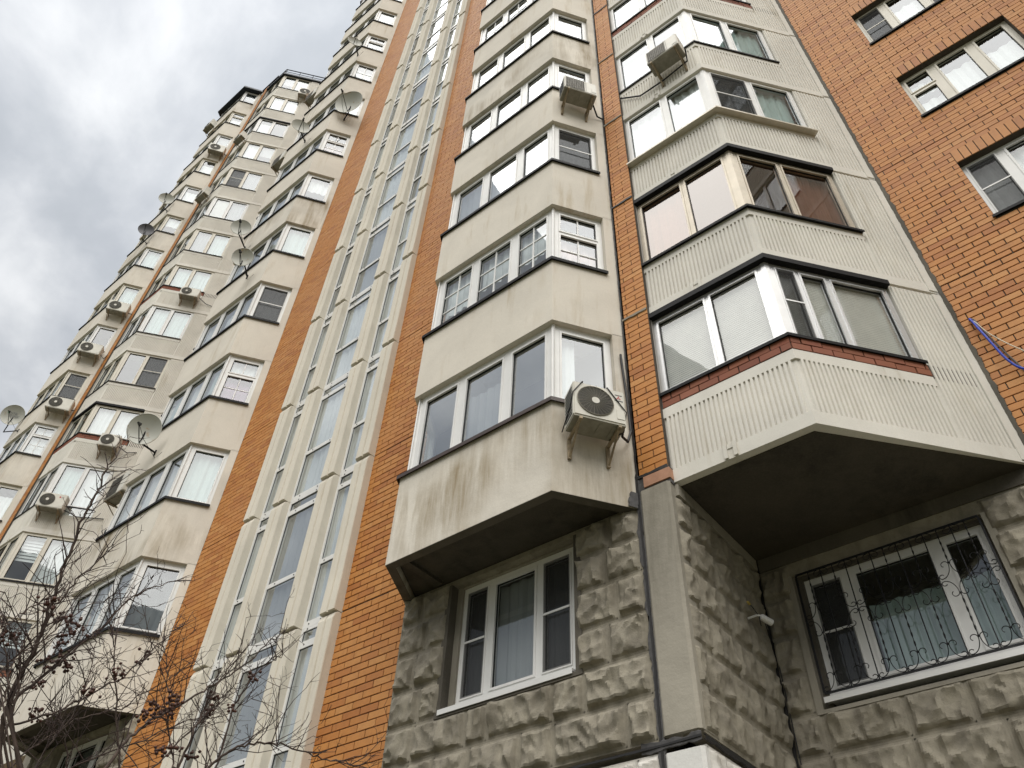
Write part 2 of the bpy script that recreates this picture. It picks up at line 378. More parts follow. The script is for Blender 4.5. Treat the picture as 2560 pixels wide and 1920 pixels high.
# ------------------------------------------------------------------ windows
def window(parent, pl, s0, s1, z0, z1, off, cols, fw=(0.06, 0.06, 0.06, 0.06), mw=0.10, mat='pvc', depth=0.07, gl='glass', dress=None, muntin=None, transom=None, screens=(), simple=False, bars=()):
    """cols: mullion centres (s); dress: one interior per pane; screens: pane indexes with insect screen"""
    fr = MB(); P = pl.P
    l, r_, b, tp = fw
    fr.pbox(pl, s0, s1, off-depth, off, z0, z0+b); fr.pbox(pl, s0, s1, off-depth, off, z1-tp, z1)
    fr.pbox(pl, s0, s0+l, off-depth, off, z0+b, z1-tp); fr.pbox(pl, s1-r_, s1, off-depth, off, z0+b, z1-tp)
    edges = [s0+l]
    for c in cols:
        fr.pbox(pl, c-mw/2, c+mw/2, off-depth, off, z0+b, z1-tp); edges += [c-mw/2, c+mw/2]
    edges.append(s1-r_)
    panes = []
    for i in range(0, len(edges), 2):
        a, d = edges[i], edges[i+1]; zz = [(z0+b, z1-tp)]
        tz = transom.get(i//2) if transom else None
        if tz:
            zm = z0+b+(z1-tp-z0-b)*tz
            fr.pbox(pl, a, d, off-depth+0.002, off-0.002, zm-0.03, zm+0.03); zz = [(z0+b, zm-0.03), (zm+0.03, z1-tp)]
        for j, (za, zb) in enumerate(zz):
            sw = 0.0 if simple else 0.028
            if sw:      # opening sash: a smaller frame standing proud of the fixed one, dark gasket round the glass
                for (q0, q1, w0, w1) in ((a, d, za, za+sw), (a, d, zb-sw, zb), (a, a+sw, za+sw, zb-sw), (d-sw, d, za+sw, zb-sw)):
                    fr.pbox(pl, q0, q1, off-depth+0.01, off+0.012, w0, w1)
                gk = sw+0.006
                for (q0, q1, w0, w1) in ((a+sw, d-sw, za+sw, za+gk), (a+sw, d-sw, zb-gk, zb-sw), (a+sw, a+gk, za+gk, zb-gk), (d-gk, d-sw, za+gk, zb-gk)):
                    fr.pbox(pl, q0, q1, off-0.042, off-0.016, w0, w1, 1)
                a2, d2, za2, zb2 = a+gk, d-gk, za+gk, zb-gk
            else: a2, d2, za2, zb2 = a, d, za, zb
            mn = muntin.get((i//2, j)) or muntin.get(i//2) if muntin else None
            if mn:
                for c in range(1, mn[0]):
                    x = a2+(d2-a2)*c/mn[0]; fr.pbox(pl, x-0.011, x+0.011, off-0.045, off-0.018, za2, zb2)
                for c in range(1, mn[1]):
                    x = za2+(zb2-za2)*c/mn[1]; fr.pbox(pl, a2, d2, off-0.043, off-0.020, x-0.011, x+0.011)
            panes.append((i//2, j, a2, d2, za2, zb2))
    w = fr.build('window', [mat, 'gasket'], parent)
    for (i, j, a, d, za, zb) in panes:
        pn = MB(); j1, j2, j3 = (random.uniform(-0.004, 0.004) for _ in range(3)); go = off-0.030
        pn.quad(P(a-0.004, go+j1, za-0.004), P(d+0.004, go+j2, za-0.004), P(d+0.004, go+j2+j3, zb+0.004), P(a-0.004, go+j1+j3, zb+0.004))
        pn.build('pane', gl, w)
        if (i, j) in screens or (j == 0 and i in screens):
            sc = MB(); sc.quad(P(a-0.02, off+0.014, za-0.02), P(d+0.02, off+0.014, za-0.02), P(d+0.02, off+0.014, zb+0.02), P(a-0.02, off+0.014, zb+0.02))
            so = sc.build('insect_screen', 'screen', w)
            sb = MB(); zm = za+(zb-za)*0.5; sb.pbox(pl, a-0.02, d+0.02, off+0.015, off+0.024, zm-0.012, zm+0.012); sb.build('screen_bar', mat, w)
    if dress:
        for (i, j, a, d, za, zb) in panes:
            k = dress[i % len(dress)]
            if isinstance(k, tuple): k = k[j % len(k)]
            if k: curtain(w, pl, k, a-0.03, d+0.03, za-0.05, zb+0.03, off-0.13)
    return w
def curtain(w, pl, kind, a, d, za, zb, oo):
    mb = MB(); P = pl.P
    if kind == 'blind':
        n = int((zb-za)/0.034)
        for q in range(n):
            z = za+(zb-za)*(q+0.5)/n
            mb.quad(P(a, oo+0.048, z-0.012), P(d, oo+0.048, z-0.012), P(d, oo+0.052, z+0.012), P(a, oo+0.052, z+0.012))
        mb.build('blind', 'blind', w); return
    if kind == 'pleat':
        n = 8
        for q in range(n):
            z = zb-(zb-za)*0.55*(q+0.5)/n; hh = (zb-za)*0.55/n*0.5
            mb.quad(P(a, oo+0.01, z-hh), P(d, oo+0.01, z-hh), P(d, oo-0.02, z+hh), P(a, oo-0.02, z+hh))
        mb.build('blind', 'curtain', w); return
    top, bot = zb, za
    mat = {'sheer': 'sheer', 'white': 'curtain', 'mint': 'curtain_mint', 'purple': 'curtain_purple', 'pink': 'curtain_pink', 'dark': 'curtain_dark'}[kind.split('-')[0]]
    if kind.endswith('-half'): bot = za+(zb-za)*random.uniform(0.30, 0.55)
    if kind.endswith('-low'): top = za+(zb-za)*random.uniform(0.72, 0.85)
    if kind.endswith('-side'): d = a+(d-a)*random.uniform(0.35, 0.6)
    n = max(6, int((d-a)/0.045)); amp = 0.018; ph = random.random()*6; pts = []
    for q in range(n+1):
        x = a+(d-a)*q/n; pts.append((x, oo+amp*math.sin(ph+q*1.9)+amp*0.6*math.sin(ph*2+q*0.83)))
    for q in range(n):
        (x0, o0), (x1, o1) = pts[q], pts[q+1]
        mb.quad(P(x0, o0, bot), P(x1, o1, bot), P(x1, o1, top), P(x0, o0, top))
    mb.build('curtain', mat, w, smooth=True)

DRESS = ['white', 'sheer', 'mint', 'white', 'dark', 'sheer', None, 'white-low', 'mint', 'blind', 'white-half', 'pleat']
def rdress(n): return [random.choice(DRESS) for _ in range(n)]

# ------------------------------------------------------------------ smooth cream bays
def bay_smooth(b, poly, k, spec=None, detail=True, flash='flash_black', mat='plaster'):
    spec = spec or {}
    z0, z1, zt = ZPA+H*k, ZSA+H*k, ZPA+H*(k+1)
    mb = MB()
    mb.ring(poly, 0, -0.12, z0, z1)
    inn = offs(poly, -0.115)
    mb.prism([inn[0], inn[1], inn[2], inn[3]], z0+0.09, z0+0.24)
    # cross ribs under the slab
    if k == 0:
        plf = Plane2(poly[1], poly[2])
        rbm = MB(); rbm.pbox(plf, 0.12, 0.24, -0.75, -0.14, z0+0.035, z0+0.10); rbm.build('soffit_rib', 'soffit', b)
    pr = Plane2(poly[2], poly[3]); plft = Plane2(poly[0], poly[1]); pf = Plane2(poly[1], poly[2])
    # piers beside the windows, full storey height
    mb.pbox(pr, 0.835, pr.L, -0.12, 0.0, z1, zt+0.02); mb.pbox(plft, 0, 0.16, -0.12, 0.0, z1, zt+0.02)
    p = mb.build('bay_panel', mat, b)
    fl = MB(); fl.ring(offs([poly[0], poly[1], poly[2], pr.P(0.84, 0, 0)[:2]], 0.0), 0.045, -0.13, z1+0.002, z1+0.028)
    fl.ring(offs([poly[0], poly[1], poly[2], pr.P(0.84, 0, 0)[:2]], 0.0), 0.045, 0.037, z1-0.030, z1+0.002)
    fl.build('sill_flashing', spec.get('flash', flash), p)
    wb, wt = z1+0.028, zt-0.001
    pm = spec.get('mat', 'pvc'); off = -0.085
    pfi = Plane2(*offs(poly, 0)[1:3])
    window(b, pfi, 0.10, pf.L-0.055, wb, wt, off, spec.get('cols', (0.87, 1.68)), (0.07, 0.085, 0.07, 0.10), spec.get('mw', 0.12), pm,
           dress=spec.get('df') or rdress(3), muntin=spec.get('mf'), gl=spec.get('gf', 'glass_stair'), simple=not detail, screens=spec.get('sf', ()))
    window(b, pr, 0.045, 0.833, wb, wt, off, (), (0.085, 0.07, 0.07, 0.10), 0.1, pm, dress=spec.get('dr') or rdress(1), muntin=spec.get('mr'),
           transom=spec.get('tr'), gl=spec.get('gl', 'glass'), simple=not detail, screens=spec.get('sr', ()))
    window(b, plft, 0.162, plft.L-0.045, wb, wt, off, (), (0.07, 0.085, 0.07, 0.10), 0.1, pm, simple=True)
    # corner posts
    q = offs(poly, 0)
    for c, (a0, a1) in ((q[2], (pfi, pr)), (q[1], (plft, pfi))):
        po = MB()
        i_o = [a0.P(a0.L-0.058, off, 0)[:2], None, a1.P(0.048, off, 0)[:2]]
        mid = offs(poly, off)[2 if c is q[2] else 1]
        inr = offs(poly, off-0.07)[2 if c is q[2] else 1]
        pp = [i_o[0], mid, i_o[2], a1.P(0.048, off-0.07, 0)[:2], inr, a0.P(a0.L-0.058, off-0.07, 0)[:2]]
        po.prism(pp, wb, wt)
        pp2 = [a0.P(a0.L-0.02, off+0.012, 0)[:2], offs(poly, off+0.012)[2 if c is q[2] else 1], a1.P(0.02, off+0.012, 0)[:2], a1.P(0.02, off-0.001, 0)[:2], offs(poly, off-0.001)[2 if c is q[2] else 1], a0.P(a0.L-0.02, off-0.001, 0)[:2]]
        po.prism(pp2, wb, wt)
        po.build('corner_post', pm, b)
    # room behind the glass
    rb = MB(); rb.quad((poly[0][0]+.05, Y0+0.05, z0+0.2), (poly[3][0]-.05, Y0+0.05, z0+0.2), (poly[3][0]-.05, Y0+0.05, zt+.1), (poly[0][0]+.05, Y0+0.05, zt+.1))
    rb.build('inner_wall', 'interior', b)
    return p

def roof_cap(b, poly, z, mat='roof_dark', over=0.15):
    mb = MB(); q = offs(poly, over)
    mb.prism(q, z, z+0.10); q2 = offs(poly, over*0.2)
    mb.prism(q2, z+0.10, z+0.22); mb.build('bay_roof', mat, b)

# ------------------------------------------------------------------ ribbed bays
def rib_strip(mb, pl, s0, s1, z0, z1, o_flat, depth=0.022, pitch=0.056):
    n = max(1, round((s1-s0)/pitch)); p = (s1-s0)/n
    for i in range(n):
        a = s0+p*i; prof = ((0.0, 0), (0.12, 0), (0.24, depth), (0.76, depth), (0.88, 0), (1.0, 0))
        for (u, h), (v, k) in zip(prof, prof[1:]):
            mb.quad(pl.P(a+u*p, o_flat+h, z0), pl.P(a+v*p, o_flat+k, z0), pl.P(a+v*p, o_flat+k, z1), pl.P(a+u*p, o_flat+h, z1))
        # rib end faces
        A = [pl.P(a+u*p, o_flat+h, z0) for u, h in prof[1:5]]; i0 = len(mb.v)
        mb.v += A; mb.f.append((i0+3, i0+2, i0+1, i0)); mb.mi.append(0)
        A = [pl.P(a+u*p, o_flat+h, z1) for u, h in prof[1:5]]; i0 = len(mb.v)
        mb.v += A; mb.f.append((i0, i0+1, i0+2, i0+3)); mb.mi.append(0)

def bay_ribbed(b, poly, k, spec=None, detail=True, flip=False, last=False):
    """poly: three plan points; front face then oblique face (or mirrored when flip)"""
    spec = spec or {}
    z0, z1, zt = ZPB+H*k, ZSB+H*k, ZPB+H*(k+1)
    fr_i, ob_i = (0, 1) if not flip else (1, 0)
    pl = [Plane2(poly[0], poly[1]), Plane2(poly[1], poly[2])]
    pf, po = pl[fr_i], pl[ob_i]
    mb = MB(); D = 0.022
    WE = 1.676
    wq = po.P(WE if not flip else po.L-WE, 0, 0)[:2]; pwin = [poly[0], poly[1], wq] if not flip else [wq, poly[1], poly[2]]
    mb.ring(poly, 0, -0.12, z0, z0+0.175); mb.ring(pwin, 0, -0.12, z1-0.145, z1)
    mb.ring(poly, -D-0.002, -0.12, z0+0.175, z1-0.145)
    so = (lambda s: s) if not flip else (lambda s: po.L-s)
    def span(a, c): return (a, c) if not flip else (po.L-c, po.L-a)
    # slab and pier
    inn = offs(poly, -0.115); yb = YR-0.01
    if not flip: sl = [inn[0], inn[1], (inn[2][0], yb), (poly[0][0]+0.005, yb)]
    else: sl = [(inn[0][0], yb), inn[1], inn[2], (poly[2][0]-0.005, yb)]
    mb.prism(sl, z0+0.004, z0+0.19)
    a, c = span(WE+0.012, po.L-0.13); mb.pbox(po, a, c, -0.12, -D-0.002, z1-0.145, zt)
    rz = zt-0.06
    rib_strip(mb, po, a+0.01, c, z0+0.175, rz, -D)
    a2, c2 = span(po.L-0.13, po.L); mb.pbox(po, a2, c2, -0.12, 0.012, z0+0.03, zt-0.05)
    # ribs on both faces under the window
    fa, fc = (0.02, pf.L-0.045) if not flip else (0.045, pf.L-0.02)
    rib_strip(mb, pf, fa, fc, z0+0.175, z1-0.145, -D)
    a3, c3 = span(0.05, WE-0.012); rib_strip(mb, po, a3, c3, z0+0.175, z1-0.145, -D)
    p = mb.build('ribbed_panel', 'ribbed', b)
    if detail and not flip:
        lug = MB(); s_ = pf.L*0.44
        for dx in (-0.075, 0.035): lug.pbox(pf, s_+dx, s_+dx+0.04, -0.01, 0.022, z0+0.01, z0+0.20)
        lug.pbox(pf, s_-0.03, s_+0.03, -0.01, 0.010, z0+0.13, z0+0.19); lug.build('lifting_lug', 'ribbed', p)
    cur = z1
    if spec.get('bricks'):
        bp = MB(); bp.ring(poly, -0.012, -0.11, z1, z1+0.215)
        bq = bp.build('brick_course', 'mortar', b)
        for face in (pf, po):
            L = face.L if face is pf else WE
            for row in range(2):
                s = -0.11*row; zb = z1+0.012+row*0.102
                while s < L-0.03:
                    e_ = min(s+0.235, L-0.005); a = max(s, 0.012)
                    if e_-a > 0.03:
                        q = MB(); 
                        if flip and face is po: aa, ee = po.L-e_, po.L-a
                        else: aa, ee = a, e_
                        jo = random.uniform(-0.004, 0.006)
                        q.pbox(face, aa, ee, -0.012, 0.004+jo, zb, zb+0.088)
                        q.build('brick', 'brick_red', bq, tints=[random.random()]*6)
                    s += 0.250
        cur = z1+0.215
    # window zone
    fm = spec.get('flash', 'flash_black'); fo = spec.get('fo', 0.03)
    we = po.P(so(WE), 0, 0)[:2]
    pw = [poly[0], poly[1], we] if not flip else [we, poly[1], poly[2]]
    fl = MB(); fl.ring(pw, fo, -0.12, cur+0.002, cur+0.024); fl.ring(pw, fo, fo-0.008, cur-0.022, cur+0.002)
    if spec.get('ramp'):
        fl = MB(); A = offs(pw, 0.11); B_ = offs(pw, -0.06)
        for q in range(2):
            fl.quad((*A[q], cur-0.02), (*A[q+1], cur-0.02), (*B_[q+1], cur+0.06), (*B_[q], cur+0.06))
            fl.quad((*A[q+1], cur-0.055), (*A[q], cur-0.055), (*B_[q], cur-0.045), (*B_[q+1], cur-0.045)); fl.quad((*A[q], cur-0.055), (*A[q+1], cur-0.055), (*A[q+1], cur-0.02), (*A[q], cur-0.02))
        cur += 0.03
    fl.build('sill_flashing', fm, p)
    wb, wt = cur+0.024, zt
    if spec.get('hood'):
        hd = MB(); hd.ring(pw, 0.035, -0.06, zt-0.075, zt+0.012); hd.build('hood_seal', 'flash_black', b); wt = zt-0.075
    off = spec.get('off', -0.05); gm = spec.get('gl', 'glass'); wm = spec.get('mat', 'pvc')
    fm_ = pf.L/2
    ends = (0.05, 0.10) if not flip else (0.10, 0.05)
    f0, f1 = (0.005, pf.L-0.035) if not flip else (0.035, pf.L-0.005)
    window(b, pf, f0, f1, wb, wt, off, spec.get('cf', (fm_-0.02,)), (*ends, 0.05, 0.06), spec.get('mw', 0.09), wm, gl=gm, dress=spec.get('df') or rdress(2), simple=not detail, screens=spec.get('sf', ()), muntin=spec.get('mf'))
    a, c = span(0.04, WE-0.01); cols = [so(x) for x in spec.get('co', (0.84,))]; cols.sort()
    ends = (0.10, 0.06) if not flip else (0.06, 0.10)
    window(b, po, a, c, wb, wt, off, cols, (*ends, 0.05, 0.06), spec.get('mw', 0.09), wm, gl=gm, dress=spec.get('do') or rdress(2), simple=not detail, screens=spec.get('so', ()))
    pp = MB(); q_ = offs(poly, off+0.010); q2 = offs(poly, off-0.07)
    ln, rn = pl[0], pl[1]
    pp.prism([ln.P(ln.L-0.075, off+0.010, 0)[:2], q_[1], rn.P(0.075, off+0.010, 0)[:2], rn.P(0.075, off-0.07, 0)[:2], q2[1], ln.P(ln.L-0.075, off-0.07, 0)[:2]], wb, wt)
    pp.build('corner_post', wm, b)
    rb = MB(); x0, x1 = sorted((poly[0][0], poly[2][0]))
    rb.quad((x0, YR-0.02, z0+0.1), (x1, YR-0.02, z0+0.1), (x1, YR-0.02, zt+.1), (x0, YR-0.02, zt+.1))
    xs = poly[0][0]+0.004 if not flip else poly[2][0]-0.004
    rb.quad((xs, YB-0.0, z0+0.1), (xs, YR, z0+0.1), (xs, YR, zt+.1), (xs, YB, zt+.1))
    rb.build('inner_wall', 'interior', b)

# ------------------------------------------------------------------ brickwork
BRICKS = {}                                     # wall object -> list of brick records, sorted out later
def brick_wall(b, pl, s0, s1, z0, z1, holes=(), depth=0.20, phase=0.0, lintels=(), joint0=5.47, key='brick_wall', zone=None, back=True):
    """mortar backing with holes, bricks standing 12 mm proud of it"""
    mo = -0.013
    mb = MB()
    xs = sorted({s0, s1, *[v for h in holes for v in h[:2]]}); zs = sorted({z0, z1, *[v for h in holes for v in h[2:]]})
    inside = lambda a, c: any(h[0] < a < h[1] and h[2] < c < h[3] for h in holes)
    for i in range(len(xs)-1):
        run = None
        for j in range(len(zs)-1):
            if not inside((xs[i]+xs[i+1])/2, (zs[j]+zs[j+1])/2):
                mb.pbox(pl, xs[i], xs[i+1], -depth, mo, zs[j], zs[j+1])
    w = mb.build(key, 'mortar', b)
    rec = []
    ch, cl, jt = 0.100, 0.312, 0.013
    zz = z0 if joint0 is None else joint0-math.ceil((joint0-z0)/ch)*ch
    row = 0
    while zz < z1-0.02:
        za, zb = max(zz+jt, z0), min(zz+ch, z1)
        idx = round((zz-5.47)/ch)
        storey_joint = idx % 28 == 0
        if storey_joint: za += 0.012
        sh = (idx % 2)*0.5*cl + phase
        a = s0+((-s0+sh) % cl)-cl
        zc = (za+zb)/2
        while a < s1:
            segs = [(max(a+jt/2, s0+0.001), min(a+cl-jt/2, s1-0.001))]
            for h in list(holes)+list(lintels):
                if h[2]-0.02 < zc < h[3]+0.02:
                    ns = []
                    for (p, q) in segs:
                        if q <= h[0] or p >= h[1]: ns.append((p, q)); continue
                        if p < h[0]: ns.append((p, h[0]-0.004))
                        if q > h[1]: ns.append((h[1]+0.004, q))
                    segs = ns
            for (p, q) in segs:
                if q-p > 0.02 and zb-za > 0.02: rec.append((p, q, za, zb))
            a += cl
        zz += ch; row += 1
    for h in lintels:
        n = round((h[1]-h[0])/0.103); p = (h[1]-h[0])/n
        for i in range(n): rec.append((h[0]+p*i+0.006, h[0]+p*(i+1)-0.006, h[2]+0.006, h[3]-0.006))
    BRICKS[w.name] = (w, pl, rec)
    return w

def finish_bricks():
    byb = {}
    for nm, (w, pl, rec) in BRICKS.items():
        for r_ in rec:
            c = pl.P((r_[0]+r_[1])/2, 0, (r_[2]+r_[3])/2)
            q = to_px(*c); vis = q is not None and -10 < q[0] < 2570 and -10 < q[1] < 1930
            size = (r_[1]-r_[0])/Vector(c).length if vis else 0
            byb.setdefault(w.parent.name, []).append((size, nm, r_))
    cache = {}
    for bn, lst in byb.items():
        lst.sort(key=lambda q: -q[0]); big = [q for q in lst[:300] if q[0] > 0]; rest = lst[len(big):]
        for size, nm, r_ in big:
            w, pl, _ = BRICKS[nm]; tv = random.randrange(12); L = round(r_[1]-r_[0], 3); hh = round(r_[3]-r_[2], 3)
            key = (L, hh, tv, tuple(pl.t))
            if key not in cache:
                q = MB(); q.pbox(Plane2((0, 0), pl.t), -L/2, L/2, -0.02, 0.0, -hh/2, hh/2)
                me = bpy.data.meshes.new('brick'); me.from_pydata(q.v, [], q.f); me.materials.append(MATS['brick'])
                at = me.attributes.new('tint', 'FLOAT', 'FACE'); at.data.foreach_set('value', [tv/11]*6)
                bmx = bmesh.new(); bmx.from_mesh(me); bmesh.ops.bevel(bmx, geom=[e_ for e_ in bmx.edges], offset=0.003, segments=1, affect='EDGES'); bmx.to_mesh(me); bmx.free()
                cache[key] = me
            ob = bpy.data.objects.new('brick', cache[key]); COL.objects.link(ob); ob.parent = w
            c = pl.P((r_[0]+r_[1])/2, random.uniform(-0.001, 0.0025), (r_[2]+r_[3])/2); ob.location = (c[0], c[1], c[2]+ZO)
            ob.rotation_euler = (random.uniform(-.004, .004), random.uniform(-.003, .003), 0)
        per = {}
        for size, nm, r_ in rest: per.setdefault(nm, []).append(r_)
        for nm, rr in per.items():
            w, pl, _ = BRICKS[nm]; mb = MB(); tn = []
            for (a, c, za, zb) in rr:
                jo = random.uniform(-0.001, 0.0025)
                mb.pbox(pl, a, c, -0.02, jo, za, zb, skip=(4,)); tn += [random.random()]*5
            ob = mb.build('brickwork', 'brick', w, tints=tn); ob['kind'] = 'stuff'

# ------------------------------------------------------------------ rock-faced stone
def stone_block(pl, s0, s1, z0, z1, mat, wall, seed, amp=1.0):
    """one rock-faced ashlar: flat margin, broken faceted face"""
    rnd = random.Random(seed); w, h = s1-s0, z1-z0
    nx, nz = max(6, int(w/0.021)), max(6, int(h/0.021))
    pls = []
    for _ in range(max(9, int(w*h/0.0048))):
        an = rnd.uniform(-0.9, 0.9); pls.append((rnd.uniform(-0.02, w+0.02), rnd.uniform(-0.02, h+0.02), rnd.uniform(0.024, 0.082), math.cos(an), math.sin(an), rnd.uniform(6.0, 15.0), rnd.uniform(1.2, 4.0), rnd.uniform(-0.3, 0.3)))
    so = Vector((seed*3.17 % 97, seed*1.31 % 89, 0))
    mb = MB()
    for j in range(nz+1):
        for i in range(nx+1):
            a, c = w*i/nx, h*j/nz
            ed = min(a, w-a, c, h-c)
            v = Vector((a, c, 0))*1.0+so
            wv = mnoise.noise_vector(v*5.0)*0.05
            q = Vector((a, c, 0))+wv
            hp = 1.0
            for p in pls:
                dx_, dz_ = q.x-p[0], q.y-p[1]; u_ = dx_*p[3]+dz_*p[4]; v_ = dz_*p[3]-dx_*p[4]
                hp = min(hp, p[2]+u_*u_*p[5]+v_*v_*p[6]+u_*p[7])
            hp = min(hp, 0.115)
            hh = 0.006+hp+0.010*mnoise.noise(v*6.0)+0.004*mnoise.noise(v*26.0)
            tt = min(1, max(0, (ed-0.008)/0.050)); tt = tt*tt*(3-2*tt)
            o_ = max(0.002, hh*amp)*tt
            mb.v.append(pl.P(s0+a, o_, z0+c))
    for j in range(nz):
        for i in range(nx):
            u = j*(nx+1)+i; mb.f.append((u, u+1, u+nx+2, u+nx+1)); mb.mi.append(0)
    ob = mb.build('stone', mat, wall, smooth=False)
    me = ob.data; me.polygons.foreach_set('use_smooth', [True]*len(me.polygons))
    at = me.attributes.get('sharp_edge')
    bmx = bmesh.new(); bmx.from_mesh(me)
    for e_ in bmx.edges:
        if len(e_.link_faces) == 2 and e_.calc_face_angle(0) > 0.38: e_.smooth = False
    bmx.to_mesh(me); bmx.free()
    return ob

def stone_wall(b, pl, s0, s1, rows, holes=(), joints=None, mat='stone', depth=0.25, seed=1, lens=(0.36, 0.62), amp=1.0):
    """rows: course levels; joints: {row: [s,...]} measured head joints"""
    mb = MB(); z0, z1 = rows[0], rows[-1]
    xs = sorted({s0, s1, *[v for h in holes for v in h[:2]]}); zs = sorted({z0, z1, *[min(max(v, z0), z1) for h in holes for v in h[2:]]})
    for i in range(len(xs)-1):
        for j in range(len(zs)-1):
            cxm, czm = (xs[i]+xs[i+1])/2, (zs[j]+zs[j+1])/2
            if not any(h[0] < cxm < h[1] and h[2] < czm < h[3] for h in holes): mb.pbox(pl, xs[i], xs[i+1], -depth, 0, zs[j], zs[j+1])
    w = mb.build('stone_wall', mat, b)
    rnd = random.Random(seed); g_ = 0.012; cnt = 0
    for r_ in range(len(rows)-1):
        za, zb = rows[r_]+g_, rows[r_+1]-g_
        js = joints.get(r_) if joints else None
        if js is None:
            js = []; x = s0+rnd.uniform(0.2, 0.5)
            while x < s1-0.2: js.append(x); x += rnd.uniform(*lens)
        ed = [s0]+sorted(js)+[s1]
        segs = [(p, q) for p, q in zip(ed, ed[1:])]
        zc = (za+zb)/2
        for h in holes:
            if h[2]-0.10 < zc < h[3]+0.10:
                ns = []
                for p, q in segs:
                    if q <= h[0] or p >= h[1]: ns.append((p, q)); continue
                    if p < h[0]: ns.append((p, h[0]))
                    if q > h[1]: ns.append((h[1], q))
                segs = ns
        for p, q in segs:
            if q-p < 0.08: continue
            cnt += 1; stone_block(pl, p+g_, q-g_, za, zb, mat, w, seed*100+cnt, amp)
    return w

def seam(parent, name, mat, pts, width, proud, jag=0.5, seed=0, nrm=(0, -1)):
    """irregular smear of sealant along a joint (a low strip with ragged edges)"""
    rnd = random.Random(seed); P = [Vector(p) for p in pts]; L = []
    for a, c in zip(P, P[1:]):
        n = max(2, int((c-a).length/0.03))
        for i in range(n): L.append(a.lerp(c, i/n))
    L.append(P[-1]); nv = Vector((nrm[0], nrm[1], 0)); mb = MB(); n = len(L)
    for i, p in enumerate(L):
        d = (L[min(i+1, n-1)]-L[max(i-1, 0)]).normalized(); sd = d.cross(nv).normalized()
        w1 = mnoise.noise(Vector((i*0.21, seed*7.3, 0)))+0.5*mnoise.noise(Vector((i*0.6, seed*3.1, 4))); w2 = mnoise.noise(Vector((i*0.21, seed*5.7, 9)))+0.5*mnoise.noise(Vector((i*0.6, seed*2.3, 7)))
        a = width*max(0.2, 0.5+w1*jag*0.6); c = width*max(0.2, 0.5+w2*jag*0.6)
        for x, h in ((-a, 0.0), (-a*0.85, proud), (c*0.85, proud), (c, 0.0)):
            mb.v.append(tuple(p+sd*x+nv*h))
    for i in range(n-1):
        u = i*4
        for j in range(3): mb.f.append((u+j, u+j+1, u+j+5, u+j+4)); mb.mi.append(0)
    return mb.build(name, mat, parent)


# ================================================================== ASSEMBLY: near section
PF0 = Plane2((0, Y0), (1, Y0)); PR0 = Plane2((0, YR), (1, YR))      # s = x on these two
# --- smooth bay A (right) and bay C (left of the stair)
SA = {0: dict(df=[None, 'sheer-low', None], dr=['white-side'], flash='flash_brown'),
      1: dict(gf='glass', mf={0: (2, 3), 1: (2, 3), 2: (2, 3)}, df=['white-half', 'white-half', 'white-half'], tr={0: 0.60}, mr={(0, 0): (2, 2), (0, 1): (2, 1)}, dr=[('pink', 'dark')]),
      2: dict(df=['sheer', 'sheer', 'sheer'], sr=(0,), dr=['dark-low']),
      3: dict(df=['white-low', 'white-low', 'white-low'], dr=['white']),
      4: dict(df=['white-low', 'white-low', 'white-low'], dr=['white-low']),
      5: dict(mf={0: (2, 2), 1: (2, 2), 2: (2, 2)}, df=['white', 'white', 'white'])}
for k in range(NK):
    bay_smooth(near, PA, k, SA.get(k), mat='plaster_stained' if k in (0, 4) else 'plaster')
SCs = {0: dict(df=['white', 'white', 'white'], dr=['dark']), 1: dict(df=['white-low', 'white', 'white'], dr=['mint']),
       2: dict(df=['mint', 'white', 'mint'], dr=[('purple', 'white')], tr={0: 0.62}, mr={(0, 0): (2, 2), (0, 1): (2, 1)}),
       3: dict(sr=(0,), dr=['dark']), 4: dict(dr=['mint']), 5: dict(dr=['white-half']),
       6: dict(dr=[('pink', 'dark')], tr={0: 0.62}, mr={(0, 0): (2, 2), (0, 1): (2, 1)}), 7: dict(dr=['white']),
       8: dict(dr=['white-low'], mr={0: (2, 2)}), 9: dict(tr={0: 0.62}, mr={(0, 1): (2, 1)}, dr=['white-low'])}
PC = shift(PA, CSH)
for k in range(NK):
    bay_smooth(near, PC, k, SCs.get(k), mat='plaster_stained' if k in (1, 5, 8) else 'plaster')
# --- ribbed bay B and its mirror twins
SB = {0: dict(bricks=True, hood=True, mat='alu', gl='glass_clear', df=['blind', 'blind'], do=['blind', 'blind', 'blind'], co=(0.43, 0.84), mw=0.05, so=(0,)),
      1: dict(hood=True, mat='alu_bronze', gl='glass_bronze', df=['pink', None], do=[None, 'pink'], co=(0.80,), cf=(0.80,), mw=0.045, fo=0.05),
      2: dict(ramp=True, flash='flash_beige', df=['white', 'white'], do=['dark', 'mint'], so=(0,)),
      3: dict(df=['white-low', 'white-low'], do=['mint', 'mint']),
      4: dict(bricks=True, df=['white-low', 'white-low'])}
for k in range(NK):
    bay_ribbed(near, PBB, k, SB.get(k, {'bricks': k in (9,)}))
PBM = mirror(PBB, MIRX)
for k in range(NK):
    bay_ribbed(near, PBM, k, {'hood': k in (1, 3, 6), 'bricks': k in (5,)}, detail=False, flip=True)
PBM2 = mirror(PBB, 2.0)
for k in range(0, 8):
    bay_ribbed(near, PBM2, k, {}, detail=False, flip=True)
ZTOP = ZPA+H*NK
for poly in (PA, PC): roof_cap(near, poly, ZTOP+0.35)
for poly, kk in ((PBB, NK), (PBM, NK), (PBM2, 8)):
    q = [poly[0], poly[1], poly[2]]
    mb = MB(); p3 = offs(q, 0.1); x0 = poly[0][0] if poly is PBB else poly[2][0]
    mb.prism(p3+[(x0, YR)] if poly is PBB else p3+[(x0, YR)], ZPB+H*kk+0.001, ZPB+H*kk+0.12); mb.build('bay_roof', 'roof_dark', near)

